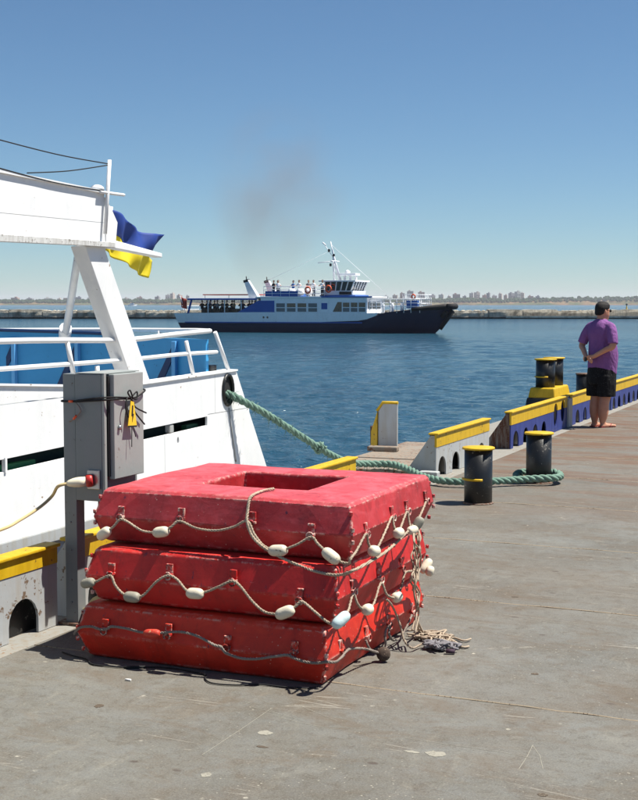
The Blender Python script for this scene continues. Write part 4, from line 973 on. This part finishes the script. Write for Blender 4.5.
# stern shelter
fspan('stern_canopy', (1.6, .0, 3.5), (10.8, 5.5, 3.64), M['fwhite'])
fspan('canopy_edge', (1.55, -.04, 3.42), (10.8, -.003, 3.6), M['fblue'])
for s0 in (2.0, 4.2, 6.4, 8.6, 10.6):
    for t0 in (.25, 5.2): lb(MB().tube([(s0-(.5 if s0 == 2.0 else 0), t0, 2.0), (s0, t0, 3.5)], .07 if s0 > 2 else .14, 6), 'post', M['fblue'] if s0 == 2.0 else M['fwhite'])
lb(MB().span((1.5, .5, 2.0), (11, 5, 2.05)), 'aft_deck', M['greyp'])
lb(MB().span((10.9, .4, 2.0), (11.15, 5.1, 3.5)), 'aft_bulkhead', M['dark'])
for k in range(6): fspan('bench', (3+k*1.2, .8, 2.05), (3.4+k*1.2, 4.7, 2.5), M['black'], fer, 0)
fspan('red_awning', (3.2, .8, 3.95), (10.2, 4.8, 4.05), plain('awning_red', (176, 62, 52), .8), fer, 0)
for s0 in (3.4, 6.6, 9.9): lb(MB().tube([(s0, 1, 3.6), (s0, 1, 4.0)], .04, 5), 'awning_post', M['fwhite'])
# funnels
for t0, ds in ((.5, -.2), (4.2, .75)):
    s0 = 9.7+ds
    f = lb(MB().hexa([(s0, t0, 3.62), (s0+1.25, t0, 3.62), (s0+1.25, t0+.8, 3.62), (s0, t0+.8, 3.62), (s0-.75, t0+.15, 5.45), (s0-.25, t0+.15, 5.6), (s0-.25, t0+.65, 5.6), (s0-.75, t0+.65, 5.45)]), 'funnel', M['fwhite'], fer, .05)
    lb(MB().hexa([(s0-.76, t0+.13, 5.25), (s0-.16, t0+.13, 5.35), (s0-.16, t0+.67, 5.35), (s0-.76, t0+.67, 5.25), (s0-.82, t0+.13, 5.5), (s0-.24, t0+.13, 5.64), (s0-.24, t0+.67, 5.64), (s0-.82, t0+.67, 5.5)]), 'funnel_top', M['black'], f)
    lb(MB().tube([(s0-.5, t0+.4, 5.5), (s0-.55, t0+.4, 5.95)], .06, 6), 'exhaust_pipe', M['black'], f)
# upper deck rails, canvas, raft canisters, lifebuoys
lb(MB().span((11.8, .1, 3.8), (16, .14, 4.35)), 'canvas_dodger', M['fblue'])
for z in (4.1, 4.5, 4.85):
    for t0 in (.12, 5.38): lb(MB().tube([(11.6, t0, z), (19.4, t0, z)], .035, 5), 'upper_rail', M['fwhite'])
for k in range(8): lb(MB().tube([(11.6+k*1.1, .12, 3.78), (11.6+k*1.1, .12, 4.85)], .035, 5), 'upper_stanchion', M['fwhite'])
lb(MB().span((12.2, 1.2, 3.8), (15.6, 4.2, 4.3)), 'skylight', M['fblue'], fer)
for k in range(3):
    mb = MB(); mb.tube([(14.6+k*1.05, .55, 4.25), (14.75+k*1.05, .55, 4.25), (15.4+k*1.05, .55, 4.25), (15.5+k*1.05, .55, 4.25)], [.2, .36, .36, .2], 10); lb(mb, 'liferaft_canister', M['fwhite'])
for s0, z0 in ((17.3, 4.45), (19.9, 4.55)):
    mb = MB(); mb.tube([(s0+.32*cos(a), -.02, z0+.32*sin(a)) for a in [2*pi*i/14 for i in range(15)]], .09, 6, False); lb(mb, 'lifebuoy', M['orange'])
# wheelhouse
lb(MB().hexa([(19.0, .6, 3.78), (22.6, .6, 3.78), (22.6, 4.9, 3.78), (19.0, 4.9, 3.78), (19.0, .6, 4.38), (22.7, .6, 4.38), (22.7, 4.9, 4.38), (19.0, 4.9, 4.38)]), 'wheelhouse_base', M['fwhite'])
fspan('wheelhouse_stripe', (18.6, .5, 3.79), (23.0, 5.0, 3.93), M['fblue'], fer, 0)
wh = lb(MB().hexa([(19.2, .7, 4.38), (22.4, .7, 4.38), (22.4, 4.8, 4.38), (19.2, 4.8, 4.38), (19.2, .6, 5.3), (22.85, .6, 5.3), (22.85, 4.9, 5.3), (19.2, 4.9, 5.3)]), 'wheelhouse_glazing', M['glass'])
for k in range(6):
    f = k/5; lb(MB().tube([(19.2+3.2*f, .68, 4.38), (19.2+3.65*f, .58, 5.32)], .075, 5), 'window_post', M['fwhite'], wh)
for k in range(6):
    f = k/5; lb(MB().tube([(22.42, .7+4.1*f, 4.38), (22.88, .6+4.3*f, 5.32)], .075, 5), 'window_post', M['fwhite'], wh)
lb(MB().span((21.0, .55, 3.98), (22.5, .597, 4.28)), 'dark_panel', M['dark'])
fspan('wheelhouse_roof', (18.5, .3, 5.3), (23.1, 5.2, 5.46), M['fwhite'])
for k in range(3): fspan('roof_locker_leg', (20.9+k*.7, 2.2, 5.46), (21.1+k*.7, 2.5, 5.95), M['fwhite'], fer, 0)
fspan('searchlight_platform', (20.6, 1.6, 5.95), (22.6, 3.2, 6.2), M['fwhite'])
lb(MB().lathe([(.3, 6.2), (.32, 6.4), (.1, 6.55)], (21.3, 2.5, 0), 10), 'radar_dome', M['fwhite'])
# mast
mb = MB()
mb.tube([(20.3, 2.6, 5.46), (19.5, 2.6, 8.0), (19.1, 2.6, 9.55)], [.2, .12, .05], 8); mb.tube([(19.5, 2.6, 5.46), (19.4, 2.6, 7.9)], .07, 6); mb.tube([(19.9, 2.0, 5.46), (19.45, 2.6, 7.9)], .06, 6)
for z0, z1 in ((5.9, 6.5), (6.5, 7.1), (7.1, 7.6)): mb.tube([(20.15-(z0-5.5)*.32, 2.6, z0), (19.48, 2.6, z1)], .05, 5)
lb(mb, 'mast', M['fwhite'])
mb = MB(); mb.tube([(17.5, 2.6, 7.35), (19.9, 2.6, 7.5)], .05, 5); mb.tube([(19.7, 1.3, 7.5), (19.7, 3.9, 7.5)], .05, 5); mb.tube([(18.2, 2.6, 9.4), (19.4, 2.6, 7.9)], .04, 5); mb.tube([(18.1, 2.6, 9.45), (18.5, 2.6, 9.15)], .09, 6); lb(mb, 'yardarm', M['fwhite'])
for p_ in ((18.9, 2.6, 8.6), (19.5, 2.6, 8.1), (19.1, 2.6, 7.1)): lb(MB().lathe([(.12, -.15), (.16, 0), (.12, .16)], p_, 8), 'mast_lamp', M['black'])
mb = MB(); mb.tube([(19.2, 2.6, 9.2), (26, 2.6, 4.1)], .02, 4); mb.tube([(19.1, 2.6, 8.6), (10.2, 2.6, 5.2)], .012, 4); lb(mb, 'stay', M['fwhite'])
# bow deck: rails, gangways, blue box
lb(MB().poly([[(24, .35), (27, .6), (29, 1.2), (30.8, 1.8), (32.4, 2.5), (32.4, 3.0), (30.8, 3.7), (29, 4.3), (27, 4.9), (24, 5.15)]], lambda a, b, d: (a, b, d), (2.0, 2.06)), 'bow_deck', M['greyp'])
def bt_(s): return 2.75-lerp_t(bd_, s)+.12
for sd in (0, 1):
    side = lambda s: bt_(s) if sd == 0 else 5.5-bt_(s)
    for z in (2.75, 3.1, 3.5):
        lb(MB().tube([(s, side(s), z) for s in (24.9, 26.5, 28, 29.5, 30.8)], .035, 5), 'bow_rail', M['fwhite'])
    for s in (24.9, 25.7, 26.5, 27.3, 28.1, 28.9, 29.7, 30.7): lb(MB().tube([(s, side(s), 2.1), (s, side(s), 3.5)], .04, 5), 'bow_stanchion', M['fwhite'])
for s in (26.0, 27.2, 28.3): lb(MB().lathe([(.16, 2.06), (.18, 2.9), (.1, 3.1)], (s, 1.6, 0), 8), 'vent_post', M['fwhite'])
mb = MB()
for t0 in (1.7, 2.5, 3.3):
    for z in (3.1, 3.6, 4.0): mb.tube([(28.4, t0, z), (31.4, t0, z-.1)], .035, 5)
    for k in range(5): mb.tube([(28.5+k*.72, t0, 2.3), (28.4+k*.72, t0, 4.0)], .035, 5)
lb(mb, 'gangway_frame', M['fwhite'])
fspan('blue_locker', (28.9, 1.5, 2.6), (30.2, 2.2, 3.35), M['fblue'])
mb = MB(); mb.tube([(29.7+.22*cos(a), 1.65, 3.75+.22*sin(a)) for a in [2*pi*i/12 for i in range(13)]], .08, 6, False); lb(mb, 'lifebuoy', M['orange'])
# bow fenders
fx = lambda q: 24+(q-24)*.935
lb(MB().tube([(fx(q), 2.75-lerp_t(bd_, q)-.02, lerp_t(sh_, q)+.02) for q in (30.2, 31, 32, 33, 33.8, 34.4)], [.16, .2, .24, .26, .28, .28], 8), 'bow_fender_roll', M['rubber'])
lb(MB().tube([(fx(34.3), 1.9, 2.72), (fx(35.0), 2.2, 2.75), (fx(35.2), 2.75, 2.75), (fx(35.0), 3.3, 2.75), (fx(34.3), 3.6, 2.72)], .30, 8), 'bow_fender_nose', M['rubber'])
lb(MB().tube([(fx(34.9), 2.5, 2.3), (fx(33.3), 2.5, .45)], [.28, .22], 8), 'stem_fender', M['rubber'])
lb(MB().tube([(fx(34.2), 2.0, 2.2), (fx(33.6), 2.2, 1.7)], .24, 8), 'tyre_fender', M['rubber'])
# stern rail and flag
for z in (2.4, 2.8): lb(MB().tube([(.5, .6, z), (.3, 2.7, z), (.5, 4.9, z)], .04, 5), 'stern_rail', M['fwhite'])
ff = thing('ensign', fer.matrix_basis @ V((.9, .8, 2.0)), 'small red and dark ensign on the stern of the ferry', 'flag', rz=FA)
o = MB().tube([(0, 0, 0), (-.7, 0, 1.9)], .035, 5).build('staff', M['fwhite']); o.parent = ff
mb = MB(); N = 8
for j in range(5):
    for i in range(N+1): mb.v.append(V((-.66+i/N*.75-.0+.1*j/4, .08*sin(i*1.1+j*.4), 1.75-.28*j-.25*(i/N)**1.3)))
for j in range(4):
    for i in range(N): b = j*(N+1)+i; mb.face((b, b+1, b+N+2, b+N+1), True)
o = mb.build('cloth', plain('ensign_red', (150, 52, 40), .8)); o.parent = ff; md = o.modifiers.new('cloth', 'SOLIDIFY'); md.thickness = .01

# ------------------------------------------------------------------ passengers on the ferry
skin = plain('skin', (196, 144, 116), .55); hairm = plain('dark_hair', (26, 20, 18), .7)
def small_person(s, t_, z, top, bot, lab, group=None, sit=False, face=0, arm=.2, hair=hairm):
    p = thing('person', fer.matrix_basis @ V((s, t_, z)), lab, 'person', group, rz=FA+face)
    def b_(mb, n_, m_): o = mb.build(n_, m_); o.parent = p; return o
    hz = .45 if sit else .88; up = V((0, 0, hz))
    mb = MB(); mb.tube([V((0, .0, .46))+up, V((0, 0, .60))+up], .055, 6)
    mb.lathe([(.03, .56), (.075, .60), (.095, .68), (.09, .77), (.04, .82)], (0, .01, hz), 8)
    for sx in (-1, 1):
        e = V((sx*.30, .05+arm, .22)); h = V((sx*.22, .18+arm, .12+arm*.5)); mb.tube([V((sx*.25, .03, .30))+up, e+up, h+up], [.045, .04, .04], 6)
    b_(mb, 'body', skin)
    mb = MB(); cs = [[(rx_*cos(2*pi*i/10), ry_*sin(2*pi*i/10), hz+z_) for i in range(10)] for rx_, ry_, z_ in ((.16, .12, -.06), (.17, .13, .15), (.21, .12, .38), (.17, .09, .47), (.06, .06, .50))]; mb.ring(cs)
    for sx in (-1, 1): mb.tube([V((sx*.18, 0, .42))+up, V((sx*.27, .03, .22))+up], .06, 6)
    b_(mb, 'shirt', top)
    mb = MB()
    for sx in (-1, 1):
        if sit: mb.tube([(sx*.1, 0, hz), (sx*.11, .42, hz+.02), (sx*.11, .45, .08)], [.09, .075, .055], 6)
        else: mb.tube([(sx*.09, 0, hz), (sx*.10, .02, .45), (sx*.10, 0, .02)], [.10, .075, .06], 6)
    b_(mb, 'trousers', bot)
    b_(MB().lathe([(.09, .69), (.105, .73), (.095, .80), (.04, .84)], (0, -.012, hz), 8), 'hair', hair)
cl = {n: plain('cloth_'+n, c, .85) for n, c in dict(white=(232, 232, 236), black=(24, 24, 28), navy=(34, 42, 70), red=(170, 50, 50), grey=(120, 120, 124), blue=(90, 130, 180), khaki=(140, 124, 96)).items()}
for a in ((12.4, 1.2, 'black', 'navy', 'passenger in black with blue trousers at the aft end of the ferry upper deck'), (12.75, 1.6, 'red', 'grey', 'passenger in red top among the group at the ferry upper rail'), (13.2, .7, 'white', 'navy', 'passenger in white shirt just forward of the one in red'),
          (15.8, .9, 'white', 'grey', 'passenger in white shirt standing behind the liferaft canisters'), (16.7, 1.6, 'grey', 'black', 'passenger in grey shirt standing behind the aft lifebuoy'), (17.5, 1.2, 'white', 'navy', 'passenger in white shirt and dark trousers above the aft lifebuoy'), (18.8, .9, 'black', 'khaki', 'passenger in black standing aft of the ferry wheelhouse'), (14.4, 2.4, 'blue', 'grey', 'passenger in pale blue shirt amid the ferry upper deck')):
    small_person(a[0], a[1], 3.80, cl[a[2]], cl[a[3]], a[4], face=random.uniform(2.6, 3.6), arm=random.uniform(0, .25))
small_person(19.0, .3, 3.79, cl['white'], cl['navy'], 'crew member in white shirt standing outside the wheelhouse by the lifebuoy', face=3.0)
for i in range(14):
    k = i % 7; small_person(2.9+k*1.12+random.uniform(-.15, .15), (.9 if i < 7 else 2.2)+random.uniform(-.1, .3), 2.12, cl[('black', 'navy', 'grey', 'black', 'khaki', 'navy', 'black')[k]], cl['black'], 'passenger seated %s from the stern in the %s row under the ferry canopy' % (ORD[k], 'near' if i < 7 else 'far'), 'passengers under the stern canopy', sit=True, face=random.uniform(2.4, 3.8))

# ================================================================== THE MAN
MX, MY = -3.573, 18.0
FACE = YAW-R(56)                       # he looks out over the harbour, right of the camera's line
man = thing('person', (MX, MY, 0), 'heavyset man in purple shirt and black shorts, hands clasped behind his back', 'person', rz=FACE)
def mloc(mb, name, mat, voxel=0, sub=0, parent=None):
    o = mb.build(name, mat); o.parent = parent or man
    if voxel:
        md = o.modifiers.new('fuse', 'REMESH'); md.mode = 'VOXEL'; md.voxel_size = voxel; md.use_smooth_shade = True
        md = o.modifiers.new('soft', 'SMOOTH'); md.factor = .5; md.iterations = 5
    return o
def ell(rows, n=20): return [[(cx_+rx_*cos(2*pi*i/n), cy_+ry_*sin(2*pi*i/n), z_) for i in range(n)] for cx_, cy_, rx_, ry_, z_ in rows]
HR = Matrix.Translation((0, .02, 1.60)) @ Matrix.Rotation(R(-14), 4, 'Z') @ Matrix.Rotation(R(-4), 4, 'X')
hd = lambda rows, n=20: [[HR @ V(p) for p in c] for c in ell(rows, n)]
mb = MB()
mb.ring(ell([(0, 0, .17, .13, .70), (0, .01, .19, .15, .85), (0, .04, .20, .17, 1.0), (0, .02, .20, .15, 1.2), (0, -.01, .19, .11, 1.38), (0, -.01, .12, .08, 1.45), (0, .0, .068, .068, 1.49), (0, .015, .064, .066, 1.56)]))
mb.ring(hd([(0, .02, .03, .04, -.135), (0, .02, .058, .072, -.11), (0, .01, .07, .088, -.06), (0, .0, .078, .098, 0), (0, -.004, .079, .10, .05), (0, -.006, .068, .088, .09), (0, -.006, .04, .05, .118)]))
mb.ring([[HR @ V(p) for p in c] for c in [[(x_, y_, -.055+z_) for x_, y_ in ((-.016, .085), (.016, .085), (.006, .085+d_), (-.006, .085+d_))] for z_, d_ in ((0, .03), (.02, .028), (.05, .008))]])
for sx in (-1, 1):
    e = HR @ V((sx*.08, -.005, -.01)); mb.tube([e+V((0, 0, -.03)), e, e+V((0, 0, .03))], [.010, .016, .012], 8)
    # arm: shoulder, elbow out to the side, wrist behind the back
    sh = V((sx*.19, -.01, 1.40)); el = V((sx*.285, -.075, 1.13)); wr = V((sx*.075, -.215, .985))
    mb.tube(spline([sh, (sh+el)/2, el, el.lerp(wr, .35)+V((0, -.005, 0)), wr], 4), [.062-.032*i/16 for i in range(17)], 12)
    hp = V((-sx*.02, -.235, .955+.01*sx)); mb.tube([wr, wr.lerp(hp, .5), hp], [.028, .036, .030], 10)
    for k in range(4):
        b_ = hp+V((-sx*.004, .004*k-.02, .022-.017*k)); L_ = (.055, .065, .06, .048)[k]
        mb.tube(spline([b_, b_+V((-sx*L_*.6, -.012, -.01)), b_+V((-sx*L_, .004, -.022))], 3), .0105, 6)
    b_ = wr.lerp(hp, .4); mb.tube(spline([b_, b_+V((-sx*.01, -.035, .02)), b_+V((-sx*.035, -.045, .0))], 3), .012, 6)
    # legs
    mb.tube(spline([(sx*.095, .01, .80), (sx*.10, .02, .62), (sx*.09, .015, .46), (sx*.085, -.015, .33), (sx*.08, -.02, .2), (sx*.075, -.025, .10), (sx*.075, -.02, .055)], 4), [.105-.0*i for i in range(5)]+[.10, .095, .09, .082, .075, .071, .070, .070, .071, .073, .073, .071, .066, .060, .054, .047, .042, .040, .040, .042], 14)
    mb.ring([[(sx*.08+x_*w_+sx*.02*f, -.07+.25*f, .025+z_*h_) for x_, z_ in [(cos(2*pi*i/10), sin(2*pi*i/10)) for i in range(10)]] for f, w_, h_ in ((0, .026, .02), (.12, .036, .032), (.35, .040, .042), (.6, .043, .028), (.85, .047, .018), (1.0, .03, .010))])
    for k in range(5):
        x0 = sx*(.098+(.036-.018*k)); y0 = .17+(.012*k if k < 5 else 0); mb.tube([(x0, y0-.03, .02), (x0, y0+.01+.004*k, .018)], .009+.0012*k, 6)
SK = NT('man_skin'); n_ = SK.noise(SK.pos(), 18, 4); sk = SK.fin(SK.mix(n_, srgb(204, 150, 122), srgb(178, 120, 96)), .55, 0, .4); SK.b.inputs['Subsurface Weight'].default_value = .08; SK.b.inputs['Subsurface Radius'].default_value = (.02, .008, .004)
mloc(mb, 'body', sk, .0065)
# shirt with folds
def cloth(name, c, c2, sc=5, chk=None):
    k = NT(name); n = k.noise(k.pos((1, 1, .5)), sc, 5, .6, .6); n2 = k.noise(k.pos((1, 1, .45)), sc*2.6, 4, .5, .5)
    b = k.mix(n, srgb(*c), srgb(*c2))
    if chk:
        v = k.vor(k.pos(), 42); iv = k.math('SUBTRACT', 1.0, k.ramp(v, .18, .24)); st_ = k.ramp(k.math('SINE', k.math('MULTIPLY', k.sep(k.pos())[0], 70)), .5, .7)
        b = k.mix(k.math('MULTIPLY', iv, .8), b, srgb(*chk))
    k.bump(k.math('ADD', n, k.math('MULTIPLY', n2, .5)), .9, .055); return k.fin(b, .85, 0, .15)
mb = MB()
def fold(rows, n=36, amp=.006, seed=0):
    out = []
    for cx_, cy_, rx_, ry_, z_ in rows:
        out.append([(cx_+(rx_+amp*mnoise.noise(V((cos(2*pi*i/n)*3, sin(2*pi*i/n)*3, z_*3+seed)))*2)*cos(2*pi*i/n), cy_+(ry_+amp*mnoise.noise(V((cos(2*pi*i/n)*3, sin(2*pi*i/n)*3, z_*3+seed)))*2)*sin(2*pi*i/n), z_) for i in range(n)])
    return out
mb.ring(fold([(0, .03, .205, .185, .735), (0, .03, .205, .180, .80), (0, .038, .210, .188, .90), (0, .045, .212, .192, 1.0), (0, .035, .210, .182, 1.1), (0, .015, .205, .160, 1.2), (0, -.005, .214, .15, 1.3), (0, -.015, .20, .125, 1.38), (0, -.015, .155, .098, 1.44), (0, -.008, .095, .078, 1.48), (0, 0, .074, .074, 1.495)]))
for sx in (-1, 1): mb.tube(spline([(sx*.12, -.01, 1.405), (sx*.20, -.018, 1.37), (sx*.252, -.045, 1.27), (sx*.285, -.07, 1.155)], 4), [.066]*3+[.068]*4+[.070]*6, 16)
mloc(mb, 'shirt', cloth('purple_cotton', (140, 92, 150), (112, 72, 124)), .010)
mb = MB(); mb.ring(fold([(0, .015, .205, .172, .60), (0, .02, .212, .182, .68), (0, .025, .205, .18, .80), (0, .02, .19, .17, .84)], amp=.004))
for sx in (-1, 1): mb.ring([[(sx*.102+rx_*cos(2*pi*i/20), .012+ry_*sin(2*pi*i/20), z_) for i in range(20)] for rx_, ry_, z_ in ((.116, .138, .43), (.116, .140, .50), (.116, .148, .60), (.110, .152, .72))])
sho = mloc(mb, 'shorts', cloth('black_patterned_shorts', (20, 20, 22), (30, 30, 32), chk=(70, 70, 72)), .010)
mb = MB(); mb.ring(hd([(0, -.05, .045, .050, -.062), (0, -.038, .074, .074, -.035), (0, -.024, .086, .090, .01), (0, -.010, .090, .106, .05), (0, -.004, .080, .102, .092), (0, -.004, .05, .065, .128), (0, -.004, .02, .025, .137)]))
hk = NT('man_hair'); hn = hk.noise(hk.pos(), 90, 4, .7); hk.bump(hn, .9, .01)
mloc(mb, 'hair', hk.fin(hk.mix(hn, srgb(16, 13, 13), srgb(36, 30, 28)), .6, 0, .3), .008)
gl = MB()
for sx in (-1, 1): gl.ring([[HR @ V((sx*.036+.028*cos(2*pi*i/12), .098+d_-abs(.0), .012+.019*sin(2*pi*i/12))) for i in range(12)] for d_ in (0, .005)]); gl.tube([HR @ V((sx*.066, .097, .018)), HR @ V((sx*.082, .05, .016)), HR @ V((sx*.084, -.01, .008))], .0035, 6)
gl.tube([HR @ V((-.01, .103, .016)), HR @ V((.01, .103, .016))], .004, 6)
mloc(gl, 'sunglasses', M['rubber'])
mt = MB(); mt.tube([HR @ V((-.024, .082, -.086)), HR @ V((0, .092, -.084)), HR @ V((.024, .082, -.086))], .005, 6); mloc(mt, 'lips', plain('lip', (160, 84, 76), .5))
for sx in (-1, 1):
    s_ = MB(); L = [(sx*(.082)+x_, y_) for x_, y_ in ((-.035, -.08), (.03, -.08), (.038, 0), (.052, .12), (.045, .185), (.0, .20), (-.045, .175), (-.048, .08), (-.04, 0))]
    s_.poly([L], lambda a, b, d: (a, b, d), (.004, .016)); sd_ = mloc(s_, 'flip_flop', plain('sandal_red', (150, 60, 56), .7))
    st_ = MB(); st_.tube(spline([(sx*.082-.046, .06, .016), (sx*.082-.03, .10, .045), (sx*.082, .15, .036), (sx*.082+.034, .10, .045), (sx*.082+.05, .06, .016)], 4), .007, 6); mloc(st_, 'strap', plain('strap_red', (130, 40, 40), .7), parent=sd_)
mb = MB(); mb.box((-.02, -.275, .945), (.035, .018, .06)); ph = mb.build('phone', M['black'], None, .003); ph.matrix_basis = man.matrix_basis.copy(); tag(ph, 'small dark phone held in the clasped hands of the man', 'phone')

# ================================================================== AIR AND SMOKE
def boxobj(name, a, b, mat, lab=None):
    o = MB().span(a, b).build(name, mat); return o
hm = bpy.data.materials.new('haze_air'); hm.use_nodes = True; ht = hm.node_tree; ht.nodes.remove(ht.nodes['Principled BSDF'])
pv = ht.nodes.new('ShaderNodeVolumePrincipled'); pv.inputs['Color'].default_value = (.92, .88, .96, 1); pv.inputs['Density'].default_value = .00008; pv.inputs['Anisotropy'].default_value = .1
ht.links.new(pv.outputs[0], ht.nodes['Material Output'].inputs['Volume'])

# closed box of pale air round the whole place
hz = boxobj('haze', (-9500, -60, WZ-4), (6500, 9500, 70), hm); tag(hz, 'pale summer haze filling the air over the harbour', 'haze', kind='stuff')
sm = bpy.data.materials.new('smoke'); sm.use_nodes = True; st2 = sm.node_tree; st2.nodes.remove(st2.nodes['Principled BSDF'])
pv = st2.nodes.new('ShaderNodeVolumePrincipled'); pv.inputs['Color'].default_value = (.42, .29, .21, 1); pv.inputs['Anisotropy'].default_value = 0
tc = st2.nodes.new('ShaderNodeTexCoord'); mp = st2.nodes.new('ShaderNodeMapping'); st2.links.new(tc.outputs['Object'], mp.inputs[0])
nz = st2.nodes.new('ShaderNodeTexNoise'); nz.inputs['Scale'].default_value = .2; nz.inputs['Detail'].default_value = 3; st2.links.new(mp.outputs[0], nz.inputs['Vector'])
gr = st2.nodes.new('ShaderNodeTexGradient'); gr.gradient_type = 'SPHERICAL'; m2 = st2.nodes.new('ShaderNodeMapping'); m2.inputs['Scale'].default_value = (1/9, 1/5.5, 1/11); st2.links.new(tc.outputs['Object'], m2.inputs[0]); st2.links.new(m2.outputs[0], gr.inputs[0])
rp = st2.nodes.new('ShaderNodeMapRange'); rp.inputs['From Min'].default_value = .36; rp.inputs['From Max'].default_value = .72; rp.inputs['To Max'].default_value = .13; st2.links.new(nz.outputs['Fac'], rp.inputs['Value'])
mu = st2.nodes.new('ShaderNodeMath'); mu.operation = 'MULTIPLY'; st2.links.new(gr.outputs['Fac'], mu.inputs[0]); st2.links.new(rp.outputs[0], mu.inputs[1]); st2.links.new(mu.outputs[0], pv.inputs['Density'])
st2.links.new(pv.outputs[0], st2.nodes['Material Output'].inputs['Volume'])
mb = MB(); mb.lathe([(.6, -10.5), (2.6, -8.6), (5.4, -5), (8.2, 0), (8.4, 5), (5.5, 9), (.05, 11)], n=16)
o = mb.build('smoke', sm); o.location = fer.matrix_basis @ V((11.6, 3, 14.3)); o.rotation_euler = (0, R(12), FA); tag(o, 'faint brown exhaust smoke drifting up above the ferry funnels', 'smoke', kind='stuff')
